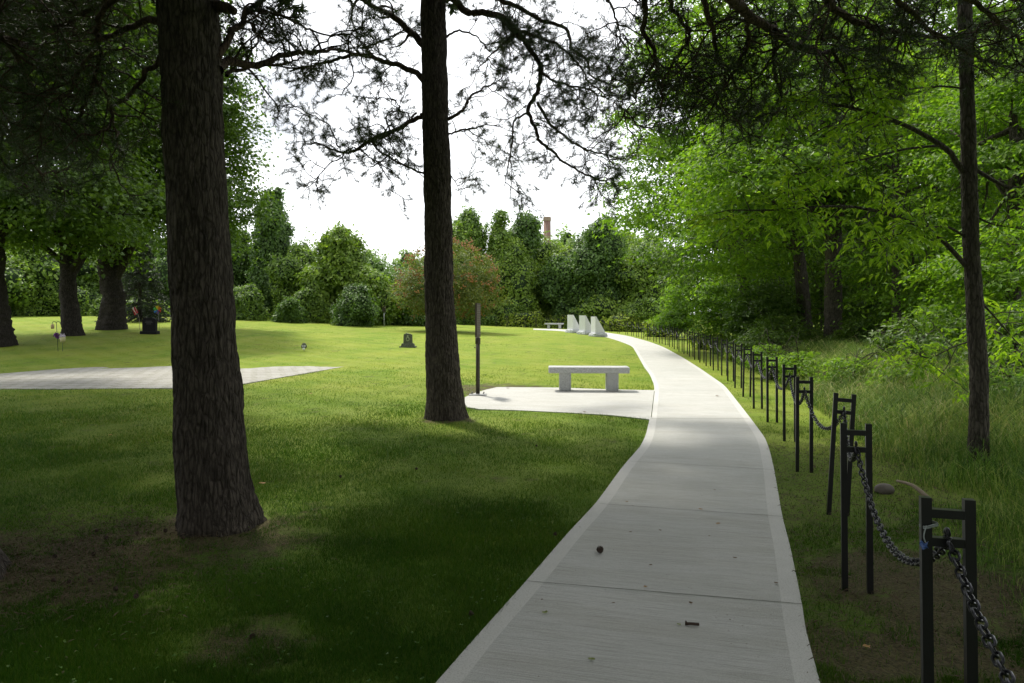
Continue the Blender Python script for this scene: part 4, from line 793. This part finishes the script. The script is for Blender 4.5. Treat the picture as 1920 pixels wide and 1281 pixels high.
leans = {3: .055, 4: -.0, 8: .02, 12: -.02}
rj = random.Random(4)
for i, p in enumerate(pp):
    rz = math.atan2(tang[i][1], tang[i][0])-math.pi/2
    if i >= 33: rz = rj.uniform(-.1, .35)
    if i == 0: lb = 'black twin-legged chain post just out of view beside the camera'
    elif i == 1: lb = 'nearest black twin-legged chain post, with a cord tied round its left leg'
    elif i == 3: lb = 'black twin-legged chain post leaning right, third one along the path'
    else: lb = 'black twin-legged chain post, %s one along the path counting from the corded post' % ords[i]
    if proto is None:
        proto = empty('chain_post', tuple(p), 0); tag(proto, lb, 'chain post', 'black chain posts lining the path')
        proto.location = (0, 0, 0); post_parts(proto); proto.location = tuple(p); proto.rotation_euler = (0, 0, rz); o = proto
    else:
        o = dup(proto, tuple(p), rz, lb); o.rotation_euler = (rj.uniform(-.012, .012), leans.get(i, rj.uniform(-.012, .012)), rz)
    bpy.context.view_layer.update()
    hooks.append(np.array(o.matrix_basis @ Vector((0, -.02, .855))))
# chains of welded links
def link_tpl(L=.046, W=.030, r=.0052, n=14, k=6):
    t = np.linspace(0, 2*math.pi, n, endpoint=False); cx = np.sign(np.cos(t))*(L/2-W/2)*(np.abs(np.cos(t)) > .05)+W/2*np.cos(t); cz = W/2*np.sin(t)
    c_ = np.stack([cx, 0*t, cz], 1); T = nrm(np.roll(c_, -1, 0)-np.roll(c_, 1, 0)); Np = np.stack([T[:, 2], 0*t, -T[:, 0]], 1); a = np.linspace(0, 2*math.pi, k, endpoint=False)
    V = c_[:, None]+r*(Np[:, None]*np.cos(a)[:, None]+np.array([0, 1, 0])*np.sin(a)[:, None]); V = V.reshape(-1, 3)
    i = np.arange(n)[:, None]; j = np.arange(k)[None]; F = np.stack([i*k+j, i*k+(j+1) % k, ((i+1) % n)*k+(j+1) % k, ((i+1) % n)*k+j], -1).reshape(-1, 4); return V, F
LV, LF = link_tpl(); LV2, LF2 = link_tpl(n=8, k=4)
for i in range(1, len(hooks)):
    a, b = hooks[i-1], hooks[i]
    if i > 31 and i != 32: continue
    sag = (.27 if i < 3 else .22)*rj.uniform(.85, 1.15); d = np.linalg.norm(b-a); t = np.linspace(0, 1, 400)[:, None]; cv = a*(1-t)+b*t; cv[:, 2] -= (4*sag*t*(1-t))[:, 0]
    s = np.r_[0, np.cumsum(np.linalg.norm(np.diff(cv, axis=0), axis=1))]; pitch = .037; nl_ = int(s[-1]/pitch); m = MB(); V0, F0 = (LV, LF) if i < 9 else (LV2, LF2)
    for q in range(nl_):
        u = (q+.5)*pitch; P0 = np.array([np.interp(u, s, cv[:, e]) for e in range(3)]); P1 = np.array([np.interp(u+.01, s, cv[:, e]) for e in range(3)]); T = nrm((P1-P0)[None])[0]; Sd = nrm(np.cross(T, [0, 0, 1.])[None])[0]; Up = np.cross(Sd, T)
        an = (math.pi/4 if q % 2 else -math.pi/4)+rj.uniform(-.2, .2); Y_ = Sd*math.cos(an)+Up*math.sin(an); Z_ = np.cross(T, Y_); m.add(P0+V0[:, :1]*T+V0[:, 1:2]*Y_+V0[:, 2:]*Z_, F0)
    lb = 'sagging steel chain running from the corded post out of the photo' if i == 1 else 'sagging steel chain hung between the corded post and the second post' if i == 2 else 'sagging steel chain between the %s and %s chain posts' % (ords[i-1], ords[i])
    root = empty('chain', tuple((a+b)/2)); root.location = (0, 0, 0); o = m.build('chain', M['chain_steel'], None, True); bpy.data.objects.remove(root); tag(o, lb, 'chain', 'steel chains swagged between the black posts')
# cord with a blue tag on the nearest post
p1 = pp[1]; a = np.linspace(0, 2*math.pi, 24); th1 = math.atan2(tang[1][1], tang[1][0])-math.pi/2; lx = p1[0]-.068*math.cos(th1); ly = p1[1]-.068*math.sin(th1)
root = empty('cord', (lx, ly, .9)); tag(root, 'thin grey cord tied round the nearest chain post with a scrap of blue plastic', 'cord')
sq = lambda v: np.sign(v)*np.minimum(np.abs(v)*1.35, 1)
loop = np.stack([lx+.0215*sq(np.cos(a+th1)), ly+.0215*sq(np.sin(a+th1)), .905+.008*np.cos(a)], 1); m = MB(); m.tube(loop, .0025, 6); m.tube(loop+[0, 0, -.006], .0025, 6); m.tube(smooth([(lx-.02, ly-.02, .905), (lx-.035, ly-.03, .87), (lx-.025, ly-.03, .84)], 10), .0022, 6); m.build('string', plain('cord_grey', (.30, .33, .33), .8), root, True)
m = MB(); gd = rng(9); uu, vv = np.meshgrid(np.linspace(0, 1, 7), np.linspace(0, 1, 6), indexing='ij'); m.add(np.stack([lx-.045+uu*.024, ly-.032+.012*np.sin(uu*6+vv*4), .852-vv*.026+.006*np.sin(uu*9)], -1).reshape(-1, 3), gridf(7, 6)); m.build('plastic_scrap', plain('blue_plastic', (.04, .09, .26), .4), root)

# ------------------------------------------------------------------ granite benches
def bevbox(mb_, c_, d, bv=.012, rz=0):
    x, y, z = [q/2 for q in d]; V = []; 
    for zz, s in ((-z, bv), (-z+bv, 0), (z-bv, 0), (z, bv)):
        for (sx, sy) in ((-1, -1), (1, -1), (1, 1), (-1, 1)):
            xx, yy = (x-s)*sx, (y-s)*sy; V += [(xx+(bv if sx < 0 else -bv)*(1 if sx*sy > 0 else 0), yy+(bv if sy < 0 else -bv)*(0 if sx*sy > 0 else 1), zz), (xx+(bv if sx < 0 else -bv)*(0 if sx*sy > 0 else 1), yy+(bv if sy < 0 else -bv)*(1 if sx*sy > 0 else 0), zz)]
    V = np.array(V); cs, sn = math.cos(rz), math.sin(rz); V = V@np.array([[cs, sn, 0], [-sn, cs, 0], [0, 0, 1]])+np.array(c_)
    # order every ring by angle so faces stay clean
    R4 = V.reshape(4, 8, 3); ctr = np.array(c_); o_ = np.argsort(np.arctan2(R4[1][:, 1]-ctr[1], R4[1][:, 0]-ctr[0])); R4 = R4[:, o_]
    mb_.add(R4.reshape(-1, 3), gridf(4, 8, True)); b_ = mb_.n-32; mb_.F.append((np.array([[b_+q for q in range(7, -1, -1)]]), 0)); mb_.F.append((np.array([[b_+24+q for q in range(8)]]), 0)); return mb_
def bench(loc, rz, label):
    root = empty('stone_bench', (0, 0, 0)); tag(root, label, 'bench', 'granite benches beside the path')
    bevbox(MB(), (0, 0, .455), (1.72, .46, .13)).build('seat', M['granite'], root)
    for s in (-1, 1): bevbox(MB(), (s*.505, 0, .2), (.25, .34, .386), .008).build('leg', M['granite'], root)
    root.location = loc; root.rotation_euler = (0, 0, rz); return root
bl = hit(1105, 735); bl[1] += .18; bl[2] = .01; bn = bench(tuple(bl), -.045, 'pale granite slab bench on the concrete pad in mid-distance')
bf = hit(1039, 617.2); bf[2] += .02; dup(bn, tuple(bf), -.02, 'small far granite bench at the end of the path, left of the wedge stones')
# ------------------------------------------------------------------ wedge memorial stones
def wedge(px, py, rz, sc, label):
    c_ = hit(px, py); root = empty('wedge_monument', (0, 0, 0)); tag(root, label, 'monument', 'three wedge-shaped memorial stones')
    pf = np.array([(-.36, .0), (-.36, 1.12), (-.29, 1.12), (.36, .10), (.36, 0)]); y0 = .36; n_ = len(pf)
    V = np.array([(x_, -y0, z_+.26) for x_, z_ in pf]+[(x_, y0, z_+.26) for x_, z_ in pf]); m = MB(); m.add(V, [[i, (i+1) % n_, (i+1) % n_+n_, i+n_] for i in range(n_)]); m.F.append((np.array([[4, 3, 2, 1, 0], [5, 6, 7, 8, 9]]), 0)); m.build('wedge_stone', M['granite_pale'], root)
    m = MB(); u = np.linspace(0, 2*math.pi, 40, endpoint=False); ring = []
    gg = rng(int(px)); 
    for z_, s_ in ((-.06, .98), (.05, 1.04), (.13, 1.03), (.2, 1.0), (.26, .93)):
        cc = np.cos(u); ss = np.sin(u); k_ = 1/np.maximum(np.abs(cc), np.abs(ss))**.85; ring.append(np.stack([.50*s_*cc*k_, .47*s_*ss*k_, z_+0*u], 1)+gg.normal(0, .012, (40, 3))*[1, 1, .3])
    m.add(np.concatenate(ring), gridf(5, 40, True)); m.F.append((np.array([[160+q for q in range(40)]]), 0)); m.build('base', granite('granite_rough', (.56, .58, .61), (.38, .39, .41), 60) if 'gr' not in M else M['gr'], root)
    root.location = tuple(c_); root.rotation_euler = (0, 0, rz); root.scale = (sc,)*3; return root
M['gr'] = granite('granite_rough', (.56, .58, .61), (.38, .39, .41), 60)
wedge(1076, 624.2, .55, .98, 'left wedge-shaped pale memorial stone, nearest the far bench')
wedge(1099, 627.5, .55, .98, 'middle wedge-shaped pale memorial stone')
wedge(1121, 631.3, .33, .95, 'right wedge-shaped pale memorial stone, nearest the path')

# ------------------------------------------------------------------ sign post at the pad
sp = hit(896, 742); sp[2] = .013; root = empty('sign_post', tuple(sp)); tag(root, 'slim dark post with a narrow brown sign panel turned edge-on, bolted to the pad', 'sign')
xs_, ys_ = sp[0], sp[1]; M['brown_metal'] = plain('brown_metal', (.035, .028, .018), .5, 0, .3, 40); M['plate'] = plain('plate_metal', (.16, .16, .15), .4, .6)
m = MB(); m.box((xs_, ys_, .019), (.36, .26, .010)); m.build('base_plate', M['plate'], root)
m = MB(); m.tube([(xs_, ys_, .04), (xs_, ys_, 1.16)], .042, 14); m.build('pole', M['brown_metal'], root, True)
for bx, by in ((-.12, -.08), (.12, -.08), (.12, .08), (-.12, .08)): MB().tube([(xs_+bx, ys_+by, .045), (xs_+bx, ys_+by, .068)], .014, 6).build('bolt', M['plate'], root)
m = MB(); m.tube([(xs_, ys_, 1.05), (xs_, ys_, 1.17), (xs_, ys_, 1.19)], [.054, .054, .03], 14); m.build('collar', M['brown_metal'], root, True)
m = MB(); m.tube([(xs_-.05, ys_-.01, .98), (xs_-.07, ys_-.01, .98)], .014, 8); m.build('knob', M['brown_metal'], root)
r8 = 1.47; m = MB(); m.box((xs_, ys_, 1.535), (.52, .035, .69), r8); pn = m.build('sign_panel', plain('panel_brown', (.075, .06, .048), .7, 0, .3, 8), root)
m = MB()
for q in range(17): m.box((xs_+.0235*math.sin(r8)*0+math.sin(r8)*-.0*0, ys_, 1.26+q*.036), (.47, .041, .010), r8)
m.build('panel_lines', plain('panel_lines', (.17, .15, .13), .7), pn if False else root)

# ------------------------------------------------------------------ headstones and grave ornaments
def stone(name, px, py, w_, h_, th, mat, label, taper=.92, cap=True, base=(1.5, .25)):
    c_ = hit(px, py); root = empty(name, tuple(c_)); tag(root, label, 'headstone'); x_, y_, z_ = c_
    return root, c_
root, c_ = stone('headstone', 765, 651.5, .6, .6, .2, None, 'weathered mossy grey headstone with pale carved emblem, alone on the open lawn'); x_, y_, z_ = c_; s = y_/36
m = MB(); m.box((x_, y_, z_+.02*s), (.82*s, .5*s, .09*s)); m.box((x_, y_, z_+.135*s), (.66*s, .38*s, .14*s), 0, 0, .9); m.build('base', M['stone_mossy'], root)
m = MB(); m.box((x_, y_, z_+.43*s), (.46*s, .18*s, .45*s), .05, 0, .93); m.box((x_-.02*s, y_, z_+.672*s), (.34*s, .17*s, .03*s), .05); m.build('tablet', M['stone_mossy'], root)
m = MB(); m.tube([(x_-.08*s, y_, z_+.68*s), (x_-.09*s, y_, z_+.75*s)], [.035*s, .025*s], 7); m.tube([(x_-.05*s, y_, z_+.69*s), (x_+.06*s, y_, z_+.70*s)], [.03*s, .02*s], 7); m.build('carved_top', M['stone_lichen'], root, True)
a = np.linspace(0, 2*math.pi, 18, endpoint=False); m = MB(); m.tube(np.stack([x_+.075*s*np.cos(np.r_[a, 0]), y_-.098*s+0*np.r_[a, 0], z_+.42*s+.085*s*np.sin(np.r_[a, 0])], 1), .018*s, 6); m.box((x_, y_-.097*s, z_+.56*s), (.06*s, .02*s, .10*s)); m.build('emblem', M['stone_lichen'], root, True)
root, c_ = stone('headstone', 281, 626.5, .9, .9, .2, None, 'polished black headstone with shoulders, on a black base between the flag and the pinwheel'); x_, y_, z_ = c_; s = y_/34
bevbox(MB(), (x_, y_, z_+.06*s), (.80*s, .36*s, .17*s), .02).build('base', M['granite_black'], root)
m = MB(); pf = np.array([(-.31, 0), (-.32, .52), (-.27, .60), (-.19, .61), (-.18, .65), (.14, .65), (.17, .61), (.27, .60), (.32, .52), (.31, 0)])*s; n_ = len(pf)
V = np.array([(x_+a_, y_-.1*s, z_+.145*s+b_) for a_, b_ in pf]+[(x_+a_, y_+.1*s, z_+.145*s+b_) for a_, b_ in pf]); m.add(V, [[i+n_, (i+1) % n_+n_, (i+1) % n_, i] for i in range(n_)]); m.F.append((np.array([list(range(n_))]), 0)); m.F.append((np.array([list(range(2*n_-1, n_-1, -1))]), 0)); m.build('tablet', M['granite_black'], root)
m = MB()
for q, (w1, zz) in enumerate(((.30, .47), (.36, .41), (.22, .34))): m.box((x_, y_-.102*s, z_+.145*s+zz*s), (w1*s, .004, .022*s))
m.build('inscription', plain('inscription_grey', (.06, .06, .065), .6), root)
# small face-like oval ornament
c_ = hit(570, 658.5); x_, y_, z_ = c_; s = y_/30; root = empty('grave_ornament', tuple(c_)); tag(root, 'small dark oval ornament with two pale rosettes on a stake in the open lawn', 'ornament')
MB().tube([(x_, y_+.02, z_-.02), (x_, y_+.02, z_+.12*s)], .012*s, 8).build('stake', M['plate'], root)
m = MB(); prof_ = [(0, -.03), (.08, -.028), (.12, -.01), (.125, .01), (0, .03)]
a = np.linspace(0, 2*math.pi, 22, endpoint=False); V = []
for r_, d_ in ((.0, -.035), (.09, -.032), (.12, -.01), (.12, .015), (.0, .03)): V.append(np.stack([x_+r_*s*np.cos(a)*(1+.12*np.cos(3*a+1.57)), y_+d_+0*a, z_+.22*s+r_*s*1.05*np.sin(a)], 1))
m.add(np.concatenate(V), gridf(5, 22, True)); m.build('plaque', M['stone_mossy'], root, True)
for sx in (-1, 1): m = MB(); m.tube(np.stack([x_+sx*.045*s+.026*s*np.cos(np.r_[a, 0]), y_-.04+0*np.r_[a, 0], z_+.21*s+.026*s*np.sin(np.r_[a, 0])], 1), .011*s, 6); m.build('rosette', M['granite_pale'], root, True)
MB().box((x_, y_-.03, z_+.11*s), (.09*s, .05, .07*s)).build('bracket', M['granite_pale'], root)
# twin garden hook with flowers
c_ = hit(109, 659); x_, y_, z_ = c_; s = y_/27; root = empty('shepherd_hook', tuple(c_)); tag(root, 'green double shepherd hook standing in the shaded lawn at left', 'garden hook')
H_ = 58/FPX*y_; m = MB(); m.tube([(x_, y_, z_-.05), (x_-.03*s, y_, z_+H_*.5), (x_-.07*s, y_, z_+H_*.9)], .011, 8)
for sx in (-1, 1):
    a = np.linspace(math.pi, -.35, 14) if sx > 0 else np.linspace(0, math.pi+.35, 14); cx_ = x_-.07*s+sx*.075*s; m.tube(np.stack([cx_+.075*s*np.cos(a), y_+0*a, z_+H_*.9+.08*s*np.sin(a)], 1), .010, 7)
m.build('frame', plain('hook_green', (.03, .06, .035), .5), root, True)
def flowers(mb_, c_, r_, n_, sz, seed):
    gg = rng(seed); P_ = np.array(c_)+nrm(gg.normal(0, 1, (n_, 3)))*r_*gg.uniform(.5, 1, (n_, 1)); mb_.add(*leaves(P_, nrm(gg.normal(0, 1, P_.shape)), nrm(gg.normal(0, 1, P_.shape)), sz*gg.uniform(.7, 1.2, n_), .9))
m = MB(); m.lathe([(0, 0), (.055*s, .0), (.06*s, .1*s), (.045*s, .17*s), (.0, .18*s)], (x_-.215*s, y_, z_+H_*.9-.2*s), 14); o = m.build('wind_chime', plain('tan_clay', (.40, .30, .17), .7), None, True); tag(o, 'tan hanging bell ornament on the left arm of the garden hook', 'ornament')
fl = empty('flower_bunch', (x_-.02*s, y_, z_+H_*.5)); tag(fl, 'purple silk flowers tied to the garden hook', 'flowers'); m = MB(); flowers(m, (x_-.03*s, y_-.02, z_+H_*.52), .11*s, 90, .07, 1); m.build('petals', plain('purple_petal', (.13, .02, .20), .6), fl)
px_, pz_ = x_+.17*s, z_+H_*.30; pt = empty('flower_pot', (px_, y_, pz_)); tag(pt, 'cream bucket of white and lilac flowers beside the purple bunch', 'flower pot')
m = MB(); m.lathe([(0, 0), (.075*s, 0), (.10*s, .19*s), (.09*s, .19*s), (.085*s, .15*s), (0, .15*s)], (px_, y_, pz_), 18); m.build('bucket', plain('cream_bucket', (.50, .46, .26), .6), pt, True)
m = MB(); flowers(m, (px_, y_, pz_+.21*s), .10*s, 120, .06, 2); m.build('petals', plain('white_petal', (.62, .55, .68), .6), pt); m = MB(); m.tube([(px_, y_, pz_), (px_, y_, z_-.03)], .009, 7); m.tube([(px_, y_, pz_+.02), (x_, y_, pz_+.06)], .006, 6); m.build('bracket', plain('hook_green2', (.03, .06, .035), .5), pt)
# flag and pinwheel at the black headstone
c_ = hit(262, 618.5); x_, y_, z_ = c_; k_ = y_/FPX; root = empty('flag', tuple(c_)); tag(root, 'small drooping red and white flag on a thin stick left of the black headstone', 'flag')
m = MB(); top_ = (x_-9*k_, y_, z_+44*k_); m.tube([(x_, y_, z_-.05), (x_-1*k_, y_, z_+22*k_), top_], .010, 7); m.build('stick', plain('stick_grey', (.30, .27, .23), .6), root, True)
uu, vv = np.meshgrid(np.linspace(0, 1, 10), np.linspace(0, 1, 8), indexing='ij'); base_ = np.array(top_)[None, None]-uu[..., None]*np.array([-6*k_, 0, 12*k_]); fv = base_+vv[..., None]*np.array([-6.5*k_, 0, -5*k_])+np.stack([0*uu, .05*np.sin(vv*7+uu*3), 0*uu], -1)
m = MB(); m.add(fv[:, :4].reshape(-1, 3), gridf(10, 4), 0); m.add(fv[:, 3:6].reshape(-1, 3), gridf(10, 3), 1); m.add(fv[:, 5:].reshape(-1, 3), gridf(10, 3), 0); m.build('cloth', [plain('flag_red', (.42, .03, .04), .7), plain('flag_white', (.65, .65, .62), .7)], root)
c_ = hit(298.5, 619); x_, y_, z_ = c_; k_ = y_/FPX; root = empty('pinwheel', tuple(c_)); tag(root, 'rainbow garden pinwheel on a thin stick right of the black headstone', 'pinwheel')
MB().tube([(x_, y_+.03, z_-.05), (x_-2.5*k_, y_+.03, z_+38*k_)], .009, 7).build('stick', M['plate'], root, True)
cols = [(.6, .2, .02), (.55, .45, .03), (.06, .35, .06), (.03, .15, .4), (.12, .03, .2), (.5, .05, .03)]
for q in range(6):
    a = q*math.pi/3+.3; cx_, cz_ = x_-2.5*k_, z_+38*k_; r_ = 8*k_; m = MB()
    pts_ = [(cx_, y_, cz_), (cx_+r_*math.cos(a), y_-.02, cz_+r_*math.sin(a)), (cx_+r_*.95*math.cos(a+.65), y_-.09, cz_+r_*.95*math.sin(a+.65)), (cx_+r_*.45*math.cos(a+.95), y_-.04, cz_+r_*.45*math.sin(a+.95))]
    m.add(pts_, [[0, 1, 2, 3]]); m.build('vane', plain('vane', cols[q], .5), root)
# thin pole with a dark box before the hedge
c_ = hit(720, 611.5); x_, y_, z_ = c_; k_ = y_/FPX; root = empty('box_pole', tuple(c_)); tag(root, 'thin pale pole with a small dark box on top, left of the rowan', 'pole')
m = MB(); m.tube([(x_, y_, z_-.1), (x_, y_, z_+27*k_)], .035, 8); m.tube([(x_, y_, z_+20*k_), (x_+2.5*k_, y_, z_+25*k_)], .02, 6); m.build('pole', plain('pole_pale', (.32, .34, .33), .6), root, True)
m = MB(); m.box((x_, y_, z_+32*k_), (6*k_, .2, 10*k_)); m.box((x_, y_, z_+37.5*k_), (8*k_, .3, 1.2*k_)); m.build('box', M['brown_metal'], root)

# ------------------------------------------------------------------ small things on the ground
def cone_mesh():
    m = MB(); m.lathe([(0, -.012), (.009, -.008), (.013, .004), (.009, .02), (.003, .03), (0, .032)], (0, 0, .02), 8)
    for q in range(46):
        t = q/46; a = q*2.4; z_ = .012+t*.04; r_ = .021*math.sin(math.pi*(.22+.72*(1-t)))+.004; d_ = np.array([math.cos(a), math.sin(a), 0]); s_ = np.array([-d_[1], d_[0], 0]); b_ = np.array([0, 0, z_])
        m.add([b_+d_*.004, b_+d_*r_*.8+s_*.0055+[0, 0, .002], b_+d_*r_*1.15+[0, 0, .007], b_+d_*r_*.8-s_*.0055+[0, 0, .002], b_+d_*r_*.7-[0, 0, .004]], [[0, 1, 2, 3], [4, 3, 2, 1]])
    return m
M['cone'] = plain('pine_cone', (.045, .028, .018), .8, 0, .4, 90)
co = cone_mesh().build('pine_cone', M['cone']); q_ = hit(1118, 1040); co.location = (q_[0], q_[1], .030); co.rotation_euler = (1.2, .3, .5); tag(co, 'dark pine cone lying on the concrete path', 'pine cone', 'fallen pine cones')
cn = [(312, 1003), (348, 1016), (258, 1008), (187, 1001), (195, 1016), (178, 1042), (108, 1050), (136, 1100), (175, 1098), (217, 1112), (106, 1098), (255, 1128), (470, 1197), (783, 882), (1045, 1010), (890, 1160), (640, 900), (1003, 840)]
lc = ['beside the left foot of the thick pine', 'in front of the thick pine', 'in the bare patch left of the thick pine', 'in the upper cone cluster between the two left pines', 'just below the upper cone cluster at left', 'alone below the cone cluster at left', 'in dry grass left of the cone cluster', 'in the dark patch at lower left', 'in the dark patch, right of another cone', 'at the right end of the lower row of cones', 'at the left end of the lower row of cones', 'lowest of the cones below the thick pine', 'in the grass at bottom left of centre', 'in the lawn below the middle pine', 'in the grass close to the left path edge', 'in the grass near the lower path edge', 'in the lawn between the two big pines', 'in the bright lawn right of the middle pine']
for (a_, b_), t_ in zip(cn, lc):
    o = co.copy(); C.objects.link(o); q_ = hit(a_, b_); o.location = (q_[0], q_[1], .02); o.rotation_euler = (rj.uniform(.8, 2), rj.uniform(-.5, .5), rj.uniform(0, 6)); o['label'] = 'dark pine cone '+t_; o.scale = (.6,)*3
q_ = hit(1298, 1180); m = MB(); m.tube([(q_[0]-.036, q_[1], .027), (q_[0]-.01, q_[1]+.002, .028), (q_[0]+.035, q_[1]-.002, .026)], [.0085, .0075, .008], 8); m.tube([(q_[0]-.028, q_[1], .032), (q_[0]-.034, q_[1]+.004, .042)], .004, 5); tag(m.build('twig', M['cone'], None, True), 'short dark twig lying on the near part of the path', 'twig')
lfm = [plain('leaf_ochre', (.34, .20, .06), .7), plain('leaf_brown', (.14, .08, .035), .8), plain('leaf_greenish', (.20, .24, .06), .7)]
lfp = [(1314, 961, 0, .030, 'ochre fallen leaf on the path left of a second ochre leaf'), (1346, 988, 0, .030, 'ochre fallen leaf on the path below and right of another'), (1210, 1109, 0, .022, 'ochre leaf fragment just below the nearest path joint'), (1022, 1158, 2, .030, 'greenish fallen leaf near the left edge of the near path'), (1109, 1247, 2, .026, 'greenish fallen leaf at the bottom of the path'), (1175, 946, 0, .02, 'tiny ochre leaf scrap just left of the path centre line'), (1220, 1067, 1, .02, 'small brown leaf scrap above the nearest joint'), (1378, 1053, 1, .022, 'small brown leaf scrap right of the path centre'), (1340, 924, 1, .018, 'tiny brown leaf scrap near the upper joint'), (1455, 1101, 1, .02, 'brown leaf scrap near the right path edge'), (1182, 1004, 1, .016, 'tiny brown scrap above the pine cone, left'), (1238, 1001, 1, .018, 'tiny brown scrap above and right of the pine cone'), (1273, 1181, 2, .018, 'greenish scrap just left of the dark twig'), (1150, 1140, 1, .014, 'tiny brown scrap left of the twig'), (1330, 1012, 1, .014, 'tiny brown scrap below the two ochre leaves'), (1295, 1140, 1, .022, 'brown leaf scrap between the twig and the joint'), (1048, 812, 0, .03, 'ochre leaf in the grass left of the upper path'), (492, 915, 0, .05, 'orange leaf in the grass at the right foot of the thick pine'), (207, 822, 0, .05, 'orange leaf in the lawn left of the thick pine'), (582, 742, 0, .06, 'reddish leaf in the lawn above and left of the middle pine'), (1345, 745, 1, .06, 'brown leaf scrap on the sunlit part of the path'), (1625, 1230, 0, .03, 'pale leaf on the dark verge between the path and nearest post'), (1096, 775, 1, .05, 'brown leaf scrap on the bench pad front'), (952, 730, 1, .06, 'brown leaf scrap at the back of the bench pad')]
gg = rng(31)
for a_, b_, mi, sz, t_ in lfp:
    q_ = hit(a_, b_); on = bool(paved(np.array([q_[0]]), np.array([q_[1]]))[0]); z_ = .022 if on else .04; m = MB(); n_ = 9; ta = np.linspace(0, 2*math.pi, n_, endpoint=False)+gg.uniform(0, 6); rr_ = sz*.7*(.6+.5*np.abs(np.sin(ta*2.5+gg.uniform(0, 3))))
    V = np.stack([rr_*np.cos(ta), rr_*np.sin(ta)*.75, .003+.25*rr_*np.abs(np.sin(ta*1.5+gg.uniform(0, 3)))], 1); V = np.vstack([[0, 0, .002], V]); m.add(V, [[0, i+1, (i+1) % n_+1] for i in range(n_)]); o = m.build('fallen_leaf', lfm[mi]); o.location = (q_[0], q_[1], z_); tag(o, t_, 'leaf', 'fallen leaves')
g = rng(55); n_ = 1500; ii = g.integers(25, 140, n_); tt = g.uniform(.02, .98, (n_, 1)); P_ = LD[ii]*(1-tt)+RD[ii]*tt+np.c_[g.normal(0, .3, (n_, 2))*[0, 1], 0*tt]; kk = inpoly(P_[:, 0], P_[:, 1], PATHP) & (P_[:, 1] > 2) & (P_[:, 1] < 16) & (fbm(P_*1.4, 2, 3) > .42); P_ = P_[kk]; P_[:, 2] = .0195
aa = g.uniform(0, 6.28, len(P_)); sz_ = g.uniform(.003, .010, len(P_))*np.where(g.uniform(0, 1, len(P_)) < .06, 2., 1); m = MB(); m.add(*leaves(P_, nrm(np.array([0, 0, 1.])+g.normal(0, .15, P_.shape)), np.stack([np.cos(aa), np.sin(aa), 0*aa], 1), sz_, .55, 0)); tag(m.build('path_crumbs', plain('crumb', (.10, .075, .045), .9, 0, .6, 50)), 'tiny leaf crumbs and grit strewn over the concrete path', 'litter', None, 'stuff')
# stone and dead branch beyond the fence
q_ = hit(1658, 925); gg = rng(8); m = MB(); u, v = np.meshgrid(np.linspace(0, math.pi, 12), np.linspace(0, 2*math.pi, 18, endpoint=False), indexing='ij'); d_ = np.stack([np.sin(u)*np.cos(v), np.sin(u)*np.sin(v), np.cos(u)], -1); rr_ = 1+.25*(fbm(d_*1.5+3, 2, 5)-.5)[..., None]
m.add((d_*rr_*[.085, .07, .06]+[q_[0], q_[1], .03]).reshape(-1, 3), gridf(12, 18, True)); tag(m.build('rock', plain('rock_grey', (.16, .14, .12), .9, 0, .4, 20), None, True), 'rounded grey-brown rock in the grass behind the second chain post', 'rock')
a_, b_ = hit(1682, 912), hit(1745, 945); m = MB(); m.tube(smooth([a_+[0, 0, .05], (a_+b_)/2+[0, 0, .08], b_+[0, 0, .03]], 12), np.linspace(.012, .022, 12), 8); tag(m.build('dead_branch', plain('dead_wood', (.20, .16, .11), .9, 0, .4, 20), None, True), 'pale dead branch lying in the grass right of the rock', 'branch')
# clover and weed leaves in the shaded lawn
g = rng(44); n_ = 2600; yy = g.uniform(2.6, 9, n_); xx = g.uniform(-6, .6, n_); kk = (fbm(np.stack([xx*1.2, yy*1.2, 0*xx], 1), 2, 77) > .53) & ~paved(xx, yy); xx, yy = xx[kk], yy[kk]; P_ = np.stack([xx, yy, g.uniform(.03, .055, len(xx))], 1)
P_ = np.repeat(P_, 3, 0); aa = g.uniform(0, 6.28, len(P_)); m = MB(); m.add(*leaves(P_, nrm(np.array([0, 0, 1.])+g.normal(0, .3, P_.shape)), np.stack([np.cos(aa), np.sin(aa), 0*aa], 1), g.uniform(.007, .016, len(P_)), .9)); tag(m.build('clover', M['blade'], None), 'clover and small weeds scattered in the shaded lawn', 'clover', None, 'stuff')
# pine litter on the verge and under the pines
n_ = 30000; k2 = g.uniform(0, 1, n_) < .5; yy = np.where(k2, g.uniform(2.2, 9, n_), g.normal(4.8, .6, n_)); xx = np.where(k2, right_edge(yy)+g.uniform(.0, 1.6, n_), g.normal(-3.2, .7, n_)); kk = ~paved(xx, yy) & (yy > 2); xx, yy = xx[kk], yy[kk]
P_ = np.stack([xx, yy, g.uniform(.012, .03, len(xx))], 1); aa = g.uniform(0, 6.28, len(P_)); m = MB(); m.add(*leaves(P_, nrm(np.array([0, 0, 1.])+g.normal(0, .35, P_.shape)), np.stack([np.cos(aa), np.sin(aa), 0*aa], 1), g.uniform(.015, .06, len(P_)), .12)); tag(m.build('needle_litter', plain('litter', (.085, .06, .035), .9, 0, .6, 50), None), 'dry brown needles and litter on the verge and below the pines', 'litter', None, 'stuff')
